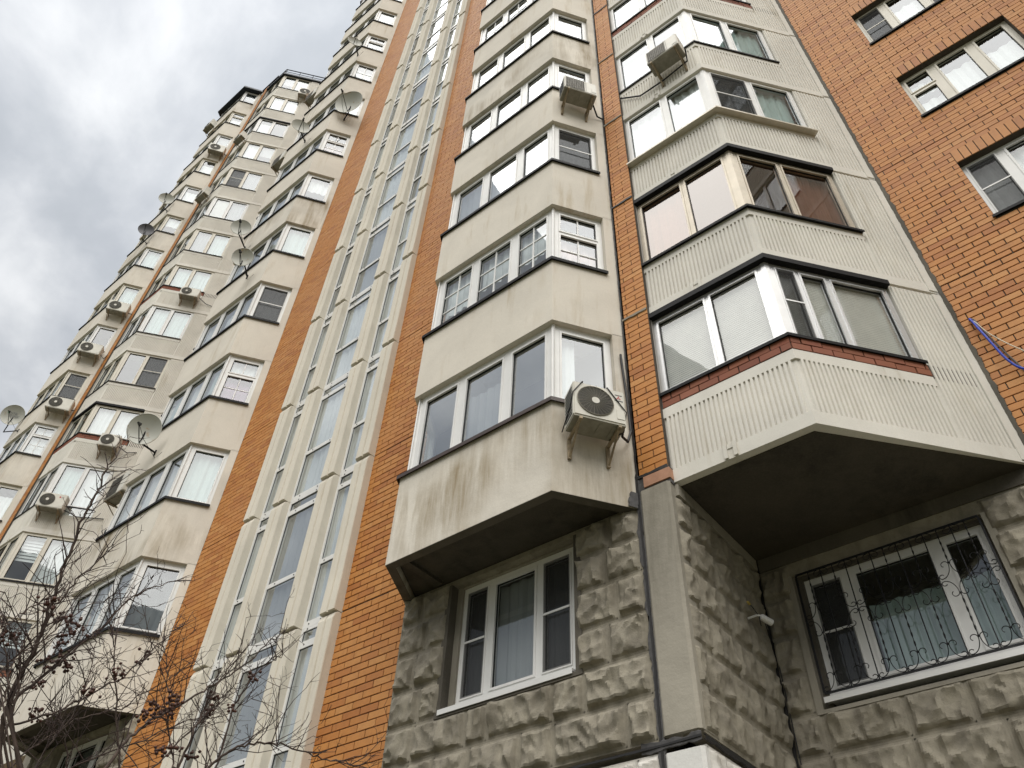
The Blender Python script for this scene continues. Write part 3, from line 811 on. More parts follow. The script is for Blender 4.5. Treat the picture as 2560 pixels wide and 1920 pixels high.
# --- brick walls of the main facade
brick_wall(near, PF0, -8.190, -6.900, -1.6, 47.6, phase=0.06)
brick_wall(near, PF0, -12.880, -11.455, -1.6, 47.6, phase=-0.02)
brick_wall(near, PF0, -3.365, -3.012, 5.565, 47.6, phase=0.115, depth=0.16, joint0=5.57-0.1)
# pier at the inner corner: side return of the narrow strip
mb = MB(); mb.box(-3.365, -3.016, Y0+0.16, YR, 5.45, 47.6); mb.build('pier_core', 'mortar', near)
rw = [(1.10, 2.76, 9.03+H*i, 10.40+H*i) for i in range(-1, 13)]
rl = [(1.10, 2.76, 10.40+H*i, 10.70+H*i) for i in range(-1, 13)]
brick_wall(near, PR0, 0.135, 3.86, 5.42, 47.6, holes=rw, lintels=rl, phase=0.09)
brick_wall(near, PF0, -16.30-0.43, -16.37, 5.565, 47.6, depth=0.16, phase=0.1)
# room boxes, reveals and windows in the recessed brick wall
RS = {0: dict(dress=['white', 'white', 'white'], screens=(0,)), 1: dict(dress=['white-low', 'white-low', 'white-low'], transom={0: 0.62}), 2: dict(dress=['dark', 'white-low', 'dark'], screens=(0, 2)), 3: dict(dress=['white', 'mint', 'white'])}
for i, h in enumerate(rw):
    sp = dict(RS.get(i-1, dict(dress=rdress(3))))
    window(near, PR0, h[0]+0.002, h[1]-0.002, h[2]+0.03, h[3]-0.002, -0.115, (1.60, 2.19), (0.055, 0.055, 0.05, 0.055), 0.11, 'pvc_cream' if i != 1 else 'pvc', gl='glass_clear' if i == 1 else 'glass', **sp)
    mb = MB(); mb.pbox(PR0, h[0]-0.03, h[1]+0.03, -0.19, 0.035, h[2]-0.012, h[2]+0.012); mb.pbox(PR0, h[0]-0.03, h[1]+0.03, 0.027, 0.035, h[2]-0.035, h[2]-0.012)
    mb.build('window_sill', 'flash_black', near)
    rb = MB(); rb.pbox(PR0, h[0]-0.3, h[1]+0.3, -1.6, -1.5, h[2]-0.5, h[3]+0.3); rb.pbox(PR0, h[0]-0.4, h[1]+0.4, -1.6, -0.205, h[2]-0.6, h[2]-0.5); rb.pbox(PR0, h[0]-0.4, h[1]+0.4, -1.6, -0.205, h[3]+0.3, h[3]+0.4)
    rb.pbox(PR0, h[0]-0.4, h[0]-0.3, -1.5, -0.205, h[2]-0.5, h[3]+0.3); rb.pbox(PR0, h[1]+0.3, h[1]+0.4, -1.5, -0.205, h[2]-0.5, h[3]+0.3)
    rb.build('room', 'interior', near)
# rough mortar filling the corner between ribbed bay and brick wall
seam(near, 'mortar_joint', 'raw_concrete', [(0.128, YR-0.004, 5.40), (0.128, YR-0.004, 47)], 0.055, 0.016, 0.7, 3)

# --- stair glazing between four fluted pilasters
ZS = 5.47
PIL = [(-8.506, -8.176), (-9.362, -9.014), (-10.634, -10.290), (-11.455, -11.128)]
def pilaster(x0, x1, z0, z1):
    mb = MB(); w = x1-x0; yb, yf = -0.12, 0.140
    gx0, gx1 = x0+w*0.50, x0+w*0.62
    prof = [(x0, yb), (x0, yf-0.05), (x0+0.035, yf), (gx0, yf), (gx0+0.012, yf-0.028), (gx1-0.012, yf-0.028), (gx1, yf), (x1-0.006, yf), (x1, yf-0.012), (x1, yb)]
    cuts = [(z0, 0.012), (z0+0.5, 0.0), (z1-0.13, -0.002), (z1-0.045, -0.030), (z1-0.012, -0.080)]
    n = len(prof); base = len(mb.v)
    for z, d in cuts:
        for x, o_ in prof: mb.v.append((x, Y0-(o_+d if o_ > 0 else o_), z))
    for c in range(len(cuts)-1):
        for i in range(n-1):
            u = base+c*n+i; mb.f.append((u, u+1, u+n+1, u+n)); mb.mi.append(0)
    mb.f.append(tuple(base+i for i in range(n-1, -1, -1))); mb.f.append(tuple(base+(len(cuts)-1)*n+i for i in range(n))); mb.mi += [0, 0]
    return mb
for k in range(-2, 15):
    z0, z1 = ZS+H*k, ZS+H*(k+1)
    for x0, x1 in PIL: pilaster(x0, x1, z0, z1).build('pilaster', 'pilaster', near)
    for gi, (x0, x1) in enumerate(((-9.014, -8.506), (-10.290, -9.362), (-11.128, -10.634))):
        fr = MB(); b_, t_ = 0.055, 0.050
        bars = [(z0, z0+b_+0.05), (z0+1.07, z0+1.15), (z0+2.485, z0+2.59), (z1-t_, z1-0.002)]
        for za, zb in bars: fr.pbox(PF0, x0, x1, -0.07, -0.005, za, zb)
        fr.pbox(PF0, x0, x0+0.045, -0.07, 0.0, z0, z1-0.003); fr.pbox(PF0, x1-0.03, x1, -0.07, 0.0, z0, z1-0.003)
        for za, zb in bars:       # dark screw caps
            for u in (0.25, 0.75):
                x = x0+(x1-x0)*u; fr.pbox(PF0, x-0.008, x+0.008, -0.005, 0.003, (za+zb)/2-0.008, (za+zb)/2+0.008, 1)
            fr.pbox(PF0, x0+0.045, x1-0.03, -0.03, -0.016, za-0.007, za, 1)
        fr.pbox(PF0, x0+0.045, x0+0.051, -0.03, -0.018, z0+0.11, z1-0.06, 1)
        w = fr.build('stair_window', ['pvc', 'gasket'], near)
        for (za, zb) in ((bars[0][1], bars[1][0]), (bars[1][1], bars[2][0]), (bars[2][1], bars[3][0])):
            pn = MB(); j1, j2, j3 = (random.uniform(-0.005, 0.005) for _ in range(3)); P = PF0.P
            pn.quad(P(x0+.02, -0.024+j1*0.6, za-.01), P(x1-.02, -0.024+j2*0.6, za-.01), P(x1-.02, -0.024+j2*0.6+j3, zb+.01), P(x0+.02, -0.024+j1*0.6+j3, zb+.01))
            pn.build('pane', 'glass_stair', w)
        if True:
            if random.random() < 0.93: curtain(w, PF0, random.choice(['white', 'white', 'sheer']), x0-0.03, x1+0.01, z0+0.05, z1-0.01, -0.085)
    rm = MB(); rm.box(-11.4, -8.2, Y0+1.0, Y0+1.1, z0, z1); rm.box(-11.4, -8.2, Y0+0.14, Y0+1.0, z0-0.08, z0+0.08); rm.build('stair_landing', 'interior', near)
    for sx in (-8.52+0.012, -11.44): pass
mb = MB(); mb.box(-11.47, -11.40, Y0+0.205, Y0+1.0, -1.6, 47.6); mb.box(-8.25, -8.18, Y0+0.205, Y0+1.0, -1.6, 47.6); mb.build('stair_side_wall', 'interior', near)
mb = MB(); mb.box(-11.455, -8.176, Y0-0.14, Y0+0.3, ZS+H*15, 48.2); mb.build('stair_parapet', 'pilaster', near)

# --- rock-faced ground floor
ROWS = [2.725, 3.135, 3.545, 3.965, 4.405, 4.815, 5.22]
WA = (-6.085, -4.260, 3.565, 5.158)
stone_wall(near, PF0, -6.900, -3.425, ROWS, holes=[WA], seed=3,
           joints={0: [-3.73, -4.55, -4.96, -5.62, -6.12, -6.5], 1: [-4.17, -4.56, -5.385, -5.694, -6.46], 2: [-6.43, -3.875], 3: [-6.57, -3.747], 4: [-6.43, -3.87], 5: [-6.55, -3.80]})
ROWL = [-1.6, -1.0, -0.55, -0.1, 0.35, 0.8, 1.25, 1.70, 2.12, 2.625]
stone_wall(near, PF0, -6.900, -3.425, ROWL, mat='stone_white', seed=5)
PSD = Plane2((-3.005, Y0+0.03), (-3.005, YR))                        # side wall of the recess, faces +x
stone_wall(near, PSD, 0.0, PSD.L, ROWS, seed=8, depth=0.2, lens=(0.42, 0.7), amp=0.72)
stone_wall(near, PSD, 0.0, PSD.L, ROWL, seed=9, depth=0.2, mat='stone_white', lens=(0.42, 0.7))
WG = (-2.600, -0.540, 3.48, 5.03)
stone_wall(near, PR0, -3.0, 3.86, [2.60, 3.06, 3.47, 3.90, 4.33, 4.78, 5.19], holes=[WG], seed=12, lens=(0.5, 0.95))
stone_wall(near, PR0, -3.0, 3.86, ROWL[:-1]+[2.60], seed=13, mat='stone_white', lens=(0.5, 0.95))
stone_wall(near, PF0, -16.37, -12.88, ROWS, holes=[(-15.5, -13.75, 3.565, 5.158)], seed=15)
stone_wall(near, PF0, -16.37, -12.88, ROWL, seed=16, mat='stone')
# smooth lintel band over the recess walls and over the ground window
mb = MB(); mb.box(-3.20, -3.0+0.045, Y0+0.075, YR-0.05, 5.20, 5.345); mb.build('lintel_band', 'column_concrete', near)
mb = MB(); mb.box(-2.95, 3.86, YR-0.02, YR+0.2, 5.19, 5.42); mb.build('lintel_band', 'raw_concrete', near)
# plain surrounds of the two ground-floor windows
def surround(h, y, wd, mat):
    mb = MB(); x0, x1, z0, z1 = h
    mb.box(x0-wd, x0+0.006, y-0.018, y+0.14, z0-wd*0.5, z1); mb.box(x1-0.006, x1+wd, y-0.018, y+0.14, z0-wd*0.5, z1); mb.box(x0+0.006, x1-0.006, y-0.018, y+0.14, z0-wd*0.5, z0+0.006)
    mb.build('window_surround', mat, near)
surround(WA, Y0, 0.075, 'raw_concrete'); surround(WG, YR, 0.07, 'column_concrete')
# concrete corner post under the brick strip, pink patch and sealant
def rough_prism(name, mat, poly, z0, z1, seed, amp=0.006, parent=near):
    mb = MB(); rnd = random.Random(seed); n = max(3, int((z1-z0)/0.08)); m_ = len(poly)
    for j in range(n+1):
        for x, y in poly: mb.v.append((x+rnd.uniform(-amp, amp), y+rnd.uniform(-amp, amp), z0+(z1-z0)*j/n))
    for j in range(n):
        for i in range(m_):
            u = j*m_+i; v = j*m_+(i+1) % m_; mb.f.append((u, v, v+m_, u+m_)); mb.mi.append(0)
    mb.f.append(tuple(range(m_-1, -1, -1))); mb.f.append(tuple(n*m_+i for i in range(m_))); mb.mi += [0, 0]
    return mb.build(name, mat, parent)
cp = [(-3.385, Y0+0.2), (-3.375, Y0-0.005), (-3.345, Y0-0.03), (-3.03, Y0-0.03), (-3.000, Y0-0.005), (-2.998, Y0+0.2)]
rough_prism('corner_post_concrete', 'column_concrete', cp, 2.745, 5.355, 4, 0.0007)
rough_prism('corner_post_concrete', 'white_paint', cp, -1.6, 2.60, 5, 0.0007)
mb = MB(); mb.box(-3.31, -2.985, Y0-0.022, Y0+0.15, 5.395, 5.535); mb.build('pink_patch', 'pink_tile', near)
mb = MB(); mb.box(-3.40, -2.99, Y0-0.004, Y0+0.16, 5.34, 5.565); mb.build('joint_backing', 'mastic_grey', near)
V = lambda x, z, y=Y0: (x, y, z)
seam(near, 'sealant_smear', 'mastic_grey', [V(-3.40, 0.5, Y0-0.002), V(-3.395, 2.66, Y0-0.002), V(-3.385, 3.2, Y0-0.002), V(-3.40, 5.60, Y0-0.002)], 0.075, 0.012, 0.8, 1)
seam(near, 'sealant', 'mastic', [V(-3.398, 0.5, Y0-0.012), V(-3.398, 2.66, Y0-0.012), V(-3.388, 3.4, Y0-0.012), V(-3.396, 5.62, Y0-0.012)], 0.026, 0.008, 0.25, 2)
seam(near, 'sealant', 'mastic', [V(-6.9, 2.675, Y0-0.006), V(-3.4, 2.675, Y0-0.02), V(-3.0, 2.675, Y0-0.044)], 0.022, 0.008, 0.3, 4)
seam(near, 'sealant_smear', 'mastic_grey', [V(-3.6, 2.672, Y0-0.003), V(-3.38, 2.672, Y0-0.016), V(-3.0, 2.680, Y0-0.034)], 0.075, 0.008, 0.8, 5)
seam(near, 'sealant', 'mastic', [(-3.0, Y0-0.02, 2.672), (-3.0, YR-0.05, 2.672)], 0.045, 0.022, 0.5, 6, (1, 0))
seam(near, 'sealant', 'mastic', [(-2.985, YR-0.012, -1.0), (-2.985, YR-0.012, 5.2)], 0.035, 0.012, 0.5, 7)
seam(near, 'sealant', 'mastic', [V(-3.395, 5.565, Y0-0.008), V(-3.0, 5.560, Y0-0.008)], 0.045, 0.012, 0.6, 8)
seam(near, 'sealant_smear', 'mastic_grey', [(-3.44, Y0-0.065, 5.16), (-3.425, Y0-0.045, 5.36)], 0.11, 0.010, 0.5, 9, (0.82, -0.57))
seam(near, 'sealant', 'mastic', [V(-3.392, 5.6, Y0-0.006), V(-3.392, 24.0, Y0-0.006)], 0.022, 0.010, 0.7, 10)
seam(near, 'sealant', 'mortar_light', [V(-6.905, 5.2, Y0-0.004), V(-6.905, 47.0, Y0-0.004)], 0.03, 0.012, 0.7, 11)
for k in range(0, 8):
    seam(near, 'sealant', 'mastic' if k in (1, 4) else 'mortar_light', [V(-3.39, ZPB+0.1+H*(k+1), Y0-0.004), V(-3.01, ZPB+0.1+H*(k+1), Y0-0.004)], 0.045, 0.014, 0.7, 20+k)
# --- ground floor windows
wA = window(near, PF0, -6.00+0.0, -4.345, 3.66, 5.135, -0.135, (-5.56, -4.84), (0.06, 0.06, 0.075, 0.07), 0.085, 'pvc', gl='glass', dress=['dark', 'sheer', 'dark'], screens=(0, 2))
mb = MB(); mb.pbox(PF0, -6.085, -5.998, -0.17, -0.10, 3.575, 5.155); mb.pbox(PF0, -4.347, -4.262, -0.17, -0.10, 3.575, 5.155); mb.pbox(PF0, -6.0, -4.345, -0.17, -0.10, 5.133, 5.155); mb.build('reveal_filler', 'column_concrete', near)
mb = MB(); mb.pbox(PF0, -6.10, -4.30, -0.14, 0.035, 3.585, 3.612); mb.pbox(PF0, -6.10, -4.30, 0.027, 0.035, 3.555, 3.585); mb.pbox(PF0, -6.06, -4.32, -0.14, -0.06, 3.612, 3.66); mb.build('window_sill', 'pvc', near)
wG = window(near, PR0, -2.515, -0.575, 3.66, 4.985, -0.115, (-2.03, -1.065), (0.06, 0.06, 0.06, 0.07), 0.13, 'pvc', gl='glass', dress=['dark', None, None], transom=None, screens=(0,))
curtain(wG, PR0, 'mint', -1.95, -0.6, 3.70, 4.6, -0.35)
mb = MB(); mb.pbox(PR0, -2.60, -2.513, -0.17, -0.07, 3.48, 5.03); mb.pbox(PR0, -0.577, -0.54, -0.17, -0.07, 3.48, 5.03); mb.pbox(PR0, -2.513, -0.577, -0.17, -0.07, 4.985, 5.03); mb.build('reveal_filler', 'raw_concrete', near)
mb = MB(); mb.pbox(PR0, -2.56, -0.55, -0.14, 0.05, 3.565, 3.592); mb.pbox(PR0, -2.56, -0.55, 0.042, 0.05, 3.535, 3.565); mb.pbox(PR0, -2.52, -0.57, -0.14, -0.05, 3.592, 3.66); mb.build('window_sill', 'pvc', near)
for (pl, h) in ((PF0, WA), (PR0, WG), (PF0, (-15.5, -13.75, 3.565, 5.158))):
    rb = MB(); d = 1.3
    rb.pbox(pl, h[0]-0.3, h[1]+0.3, -d-0.1, -d, h[2]-0.5, h[3]+0.2); rb.pbox(pl, h[0]-0.4, h[1]+0.4, -d, -0.26, h[2]-0.6, h[2]-0.5); rb.pbox(pl, h[0]-0.4, h[1]+0.4, -d, -0.26, h[3]+0.2, h[3]+0.3)
    rb.pbox(pl, h[0]-0.4, h[0]-0.3, -d, -0.26, h[2]-0.5, h[3]+0.2); rb.pbox(pl, h[1]+0.3, h[1]+0.4, -d, -0.26, h[2]-0.5, h[3]+0.2)
    rb.build('room', 'interior', near)
window(near, PF0, -15.5, -13.75, 3.6, 5.13, -0.12, (-15.05, -14.2), gl='glass', dress=['dark', 'dark', 'dark'])
# soffit sheets with painted-in shade under the lowest ribbed bay and smooth bays
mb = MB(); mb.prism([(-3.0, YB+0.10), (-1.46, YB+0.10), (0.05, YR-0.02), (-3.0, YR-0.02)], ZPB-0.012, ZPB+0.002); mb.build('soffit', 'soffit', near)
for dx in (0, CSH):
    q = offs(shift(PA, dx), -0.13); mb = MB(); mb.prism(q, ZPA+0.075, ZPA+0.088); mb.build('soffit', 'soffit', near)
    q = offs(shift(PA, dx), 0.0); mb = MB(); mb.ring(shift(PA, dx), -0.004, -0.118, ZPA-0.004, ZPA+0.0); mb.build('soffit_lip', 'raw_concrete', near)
# core of the house and roof
mb = MB(); mb.box(-21.7, 7.0, 9.9, 21, -1.6, 47.9); mb.box(-16.75, -3.02, Y0+1.15, 9.9, 47.2, 47.7); mb.box(-3.0, 3.86, YR+0.2, 9.9, 47.2, 47.7); mb.build('core_wall', 'mortar', near)
mb = MB(); mb.box(-19.84, -16.75, YR, YR+0.2, -1.6, 47.6); mb.box(-21.7, -19.84, YR, YR+0.2, -1.6, 47.6); mb.box(-16.75, -16.72, Y0+0.17, YR, -1.6, 47.6); mb.box(3.86, 7.0, YR+0.01, YR+0.2, -1.6, 47.6); mb.build('side_wall', 'pink_tile', near)
mb = MB(); mb.box(-16.75, -16.37, Y0, Y0+0.2, -1.6, 5.56); mb.build('plinth', 'column_concrete', near)
finish_near = True

# ================================================================== far section
PE, PD = shift(PA, SEC), shift(PBB, SEC)
SD = {1: dict(bricks=True, do=['pleat', 'pleat']), 3: dict(do=['mint', 'white']), 4: dict(bricks=True, hood=True, do=['white', 'white']), 5: dict(so=(1,), do=[None, 'dark']), 6: dict(do=['mint', 'mint']),
      7: dict(bricks=True, do=['mint', 'mint']), 10: dict(so=(0,)), 12: dict(hood=True), 13: dict(do=['white', 'white'])}
for k in range(NK):
    s = SD.get(k, {})
    s.setdefault('mat', 'pvc_cream' if k % 3 else 'pvc'); bay_ribbed(far, PD, k, s)
SE = {2: dict(mr={0: (2, 2)}, tr={0: 0.62}, dr=['dark']), 4: dict(mr={(0, 0): (2, 2), (0, 1): (2, 1)}, tr={0: 0.66}, dr=['white']), 5: dict(sr=(0,), dr=['dark']), 13: dict(tr={0: 0.7}, dr=['white-low'])}
for k in range(NK):
    s = SE.get(k, {}); s.setdefault('mat', 'pvc_cream' if k % 2 else 'pvc')
    bay_smooth(far, PE, k, s, mat='plaster_stained' if k in (4, 9, 14) else 'plaster')
brick_wall(far, PF0, -27.122, -26.769, 5.565, 47.9, phase=0.1, depth=0.16)
mb = MB(); mb.box(-27.12, -26.773, Y0+0.16, YR, 3, 47.9); mb.build('pier_core', 'mortar', far)
mb = MB(); mb.box(-34.0, -21.75, 9.9, 21, -1.6, 47.9); mb.box(-23.65, -21.75, YR, YR+0.2, -1.6, 47.6); mb.box(-33.5, -30.66, Y0, Y0+0.2, -1.6, 47.6); mb.box(-33.5, -33.3, Y0+0.2, 9.9, -1.6, 47.6); mb.box(-27.12, -23.7, YR+0.0, YR+0.2, -1.6, 47.6); mb.build('core_wall', 'pink_tile', far)
mb = MB(); mb.box(-30.66, -27.12, Y0+0.07, Y0+0.2, -1.6, 47.6); mb.build('back_wall', 'plaster', far)
DRp = Plane2(PD[1], PD[2]); mb = MB(); mb.pbox(DRp, 0.75, 1.72, 0.03, 0.036, ZSB+3*H-0.32, ZSB+3*H-0.03); mb.build('splash_sheet', 'glass_clear', far)
# roofs: dark overhanging hood on the smooth bay, flat cap with railing on the ribbed one
mb = MB(); q = offs(PE, 0.20); mb.prism(q, ZTOP+0.02, ZTOP+0.16); q = offs(PE, 0.16)
i = len(mb.v)
mb.v += [(x, y, ZTOP+0.16) for x, y in q]+[(q[0][0]+0.3, Y0, ZTOP+0.75), (q[3][0]-0.3, Y0, ZTOP+0.75)]
mb.f += [(i+1, i+2, i+5, i+4), (i, i+1, i+4), (i+2, i+3, i+5)]; mb.mi += [0, 0, 0]
mb.build('bay_roof', 'roof_dark', far)
zr = ZPB+H*NK
mb = MB(); q = offs(PD, 0.09); mb.prism(q+[(PD[0][0], YR)], zr+0.001, zr+0.13); mb.build('bay_roof', 'roof_dark', far)
mb = MB(); q = offs(PD, 0.02); pts = [(*q[0], zr+0.72), (*q[1], zr+0.72), (*q[2], zr+0.72)]
mb.tube(pts, 0.03); mb.tube([(x, y, zr+0.42) for x, y, _ in pts], 0.018)
for a, c in zip(q, q[1:]):
    for u in (0.02, 0.35, 0.68, 0.98): mb.tube([(a[0]+(c[0]-a[0])*u, a[1]+(c[1]-a[1])*u, zr+0.1), (a[0]+(c[0]-a[0])*u, a[1]+(c[1]-a[1])*u, zr+0.72)], 0.018)
mb.build('roof_railing', 'flash_black', far)
mb = MB(); mb.box(-30.4, -27.0, Y0+0.3, Y0+0.55, 47.4, 49.9); mb.build('parapet', 'plaster', far)
mb = MB(); mb.box(-30.5, -26.9, Y0+0.2, Y0+0.65, 49.9, 50.02); mb.build('parapet_cap', 'flash_black', far)
finish_bricks()

# ================================================================== air conditioners
def bevel_box(x0, x1, y0, y1, z0, z1, r, name, mat, parent, seg=2):
    bm = bmesh.new(); bmesh.ops.create_cube(bm, size=1.0)
    for v in bm.verts: v.co = Vector(((x0+x1)/2+v.co.x*(x1-x0), (y0+y1)/2+v.co.y*(y1-y0), (z0+z1)/2+v.co.z*(z1-z0)))
    bmesh.ops.bevel(bm, geom=list(bm.edges), offset=r, segments=seg, affect='EDGES')
    me = bpy.data.meshes.new(name); bm.to_mesh(me); bm.free(); me.materials.append(MATS[mat])
    o = bpy.data.objects.new(name, me); COL.objects.link(o); o.parent = parent; return o
def circ(cx_, cz_, r_, y, n=28): return [(cx_+r_*math.cos(2*math.pi*i/n), y, cz_+r_*math.sin(2*math.pi*i/n)) for i in range(n+1)]
def lettering(txt, size, mat, parent, loc, rot=(R(90), 0, 0), name='lettering'):
    cu = bpy.data.curves.new(name, 'FONT'); cu.body = txt; cu.size = size; cu.extrude = 0.0015
    tmp = bpy.data.objects.new(name, cu); COL.objects.link(tmp)
    dg = bpy.context.evaluated_depsgraph_get(); me = bpy.data.meshes.new_from_object(tmp.evaluated_get(dg))
    bpy.data.objects.remove(tmp); me.materials.clear(); me.materials.append(MATS[mat])
    o = bpy.data.objects.new(name, me); COL.objects.link(o); o.parent = parent; o.location = loc; o.rotation_euler = rot; return o
def ac_template(w, h, fan='round', d=0.30, gap=0.10):
    """local axes: x along the wall, -y away from it, z up; origin at the wall, bottom centre"""
    root = bpy.data.objects.new('air_conditioner', None); COL.objects.link(root)
    yb, yf = -gap, -gap-d
    bevel_box(-w/2, w/2, yf, yb, 0.012, h, 0.014, 'casing', 'ac_white', root)
    mb = MB(); mb.box(-w/2+0.006, w/2-0.006, yf+0.006, yb-0.006, -0.004, 0.014)
    for u in (-0.3, 0.05, 0.3): mb.box(u*w-0.02, u*w+0.02, yf+0.05, yb-0.05, -0.012, -0.004)
    mb.build('base_pan', 'ac_under', root, local=1)
    r_ = h*0.405; cx_ = -w/2+r_+0.045; cz_ = h*0.52
    mb = MB(); n = 32; i0 = len(mb.v); y = yf-0.002
    if fan == 'round':
        mb.v += [(cx_+r_*math.cos(2*math.pi*i/n), y, cz_+r_*math.sin(2*math.pi*i/n)) for i in range(n)]; mb.f.append(tuple(i0+i for i in range(n))); mb.mi.append(0)
        mb.build('fan_opening', 'ac_dark', root, local=1)
        mb = MB()
        for q in range(9): mb.tube(circ(cx_, cz_, r_*(0.28+0.72*q/8), y-0.006), 0.0022 if q < 8 else 0.007, 4, cap=False)
        for q in range(26):
            a = 2*math.pi*q/26; mb.tube([(cx_+0.2*r_*math.cos(a), y-0.009, cz_+0.2*r_*math.sin(a)), (cx_+r_*math.cos(a+0.25), y-0.009, cz_+r_*math.sin(a+0.25))], 0.0028, 4, cap=False)
        mb.build('fan_grille', 'ac_grille', root, local=1)
        mb = MB(); i0 = 0; hub = circ(cx_, cz_, r_*0.22, y-0.016, 20)[:-1]; mb.v += hub; mb.f.append(tuple(range(len(hub)))); mb.mi.append(0); mb.build('fan_hub', 'ac_white', root, local=1)
    else:
        mb.quad((-w/2+0.03, y, 0.04), (w*0.12, y, 0.04), (w*0.12, y, h-0.04), (-w/2+0.03, y, h-0.04)); mb.build('fan_opening', 'ac_dark', root, local=1)
        mb = MB()
        for q in range(17): z = 0.05+(h-0.1)*q/16; mb.box(-w/2+0.03, w*0.12, y-0.006, y-0.003, z-0.003, z+0.003)
        for q in range(12): x = -w/2+0.04+(w*0.6)*q/11; mb.box(x-0.003, x+0.003, y-0.008, y-0.006, 0.04, h-0.04)
        mb.build('fan_grille', 'ac_grille', root, local=1)
    mb = MB()
    for q in range(9):
        z = 0.07+(h-0.14)*q/8; mb.box(-w/2-0.004, -w/2+0.002, yf+0.05, yb-0.04, z-0.017, z+0.010)
    mb.build('side_louvre', 'ac_dark', root, local=1)
    mb = MB(); mb.box(w/2-0.11, w/2-0.02, yf-0.006, yf+0.001, 0.08, h*0.42); mb.build('service_cover', 'ac_white', root, local=1)
    for sx in (-0.37, 0.37):
        mb = MB(); x = sx*w
        mb.box(x-0.018, x+0.018, yf-0.01, -0.004, -0.045, -0.012); mb.box(x-0.020, x+0.020, -0.035, -0.004, -0.32, -0.045)
        mb.tube([(x, yf+0.05, -0.04), (x, -0.02, -0.30)], 0.014, 5); mb.build('bracket', 'bracket', root, local=1)
    return root
AC_T = {}
def place_ac(pl, s, z, w, h, label, fan='round', group='air conditioners hung on the bays', pipe=None, extras=True):
    key = (round(w, 2), round(h, 2), fan)
    if key not in AC_T: AC_T[key] = ac_template(*key); o = AC_T[key]
    else: o = copy_tree(AC_T[key])
    p = pl.P(s, 0.0, z); o.location = (p[0], p[1], p[2]+ZO); o.rotation_euler = (0, 0, math.atan2(pl.t[1], pl.t[0]))
    o['label'] = label; o['category'] = 'air conditioner'; o['group'] = group
    if pipe:
        mb = MB(); mb.tube(pipe, 0.016, 6); mb.build('pipe', 'rubber', o, local=1)
    return o
AR = Plane2(PA[2], PA[3]); ER = Plane2(PE[2], PE[3]); DR = Plane2(PD[1], PD[2]); DF = Plane2(PD[0], PD[1]); EF = Plane2(PE[1], PE[2]); BF = Plane2(PBB[0], PBB[1]); BMF = Plane2(PBM[1], PBM[2]); CF = Plane2(PC[1], PC[2]); CR = Plane2(PC[2], PC[3])
a1 = place_ac(AR, 0.430, 5.945, 0.62, 0.53, 'air conditioner tied with black cords below window of lowest smooth bay', group='air conditioners hung on the bays',
              pipe=[(0.31, -0.30, 0.10), (0.36, -0.16, 0.06), (0.47, -0.06, 0.10), (0.535, -0.03, 0.30), (0.525, -0.03, 0.8), (0.50, -0.03, 1.35), (0.49, -0.03, 1.62)])
mb = MB()
for pts in ([(-0.315, -0.02, 0.05), (-0.318, -0.30, 0.18), (-0.315, -0.405, 0.34), (-0.20, -0.408, 0.535), (-0.14, -0.25, 0.545)], [(0.10, -0.25, 0.545), (0.10, -0.408, 0.53), (0.315, -0.41, 0.20), (0.318, -0.30, 0.0), (0.20, -0.15, -0.03)]): mb.tube(pts, 0.007, 5)
mb.build('tie_cord', 'rubber', a1, local=1)
mb = MB()      # three-diamond mark with lettering bars
for q in range(3):
    a = R(90+120*q); c = (0.235+0.017*math.cos(a), 0.405+0.017*math.sin(a)); u = (math.cos(a), math.sin(a)); v = (-u[1], u[0])
    P4 = [(c[0]+u[0]*k+v[0]*j, -0.4045, c[1]+u[1]*k+v[1]*j) for k, j in ((0.016, 0), (0, 0.009), (-0.016, 0), (0, -0.009))]; mb.quad(*P4)
mb.build('logo', 'logo_red', a1, local=1)
mb = MB(); mb.box(0.185, 0.285, -0.4045, -0.401, 0.360, 0.370); mb.box(0.195, 0.28, -0.4045, -0.401, 0.448, 0.455); mb.build('lettering', 'logo_grey', a1, local=1)
place_ac(AR, 0.415, 14.20, 0.64, 0.47, 'air conditioner with square grille on right smooth bay, several storeys up', 'square', pipe=[(0.31, -0.2, 0.05), (0.45, -0.05, -0.06), (0.60, -0.02, -0.05), (0.75, -0.06, -0.10)])
place_ac(BF, 1.115, 14.30, 0.64, 0.46, 'air conditioner with square grille and black hoses on near ribbed bay', 'square', pipe=[(0.36, -0.2, 0.04), (0.30, -0.06, -0.10), (-0.2, -0.04, -0.16), (-0.7, -0.03, -0.12), (-1.1, -0.03, 0.30)])
place_ac(ER, 0.52, 25.37, 0.82, 0.58, 'air conditioner beside mauve window, topmost of three stacked on far smooth bay', pipe=[(0.4, -0.2, 0.2), (0.6, -0.1, 0.25), (0.65, -0.02, 0.9)])
place_ac(ER, 0.45, 22.70, 0.82, 0.56, 'air conditioner with bright hub, middle of three stacked on far smooth bay', pipe=[(0.4, -0.2, 0.2), (0.55, -0.1, 0.1), (0.65, -0.02, 0.9)])
place_ac(ER, 0.57, 19.65, 0.84, 0.56, 'air conditioner on far smooth bay, lowest of three stacked above satellite dish', pipe=[(0.4, -0.2, 0.2), (0.6, -0.1, 0.3)])
place_ac(ER, 0.53, 39.15, 0.82, 0.66, 'air conditioner on far smooth bay two storeys below its dark roof', pipe=[(0.4, -0.2, 0.2), (0.7, -0.1, 0.1)])
place_ac(DR, 1.27, 25.50, 0.76, 0.50, 'air conditioner on red brick course of far ribbed bay, above mint windows', pipe=[(0.37, -0.2, 0.2), (0.7, -0.05, 0.05), (1.0, -0.02, 0.0)])
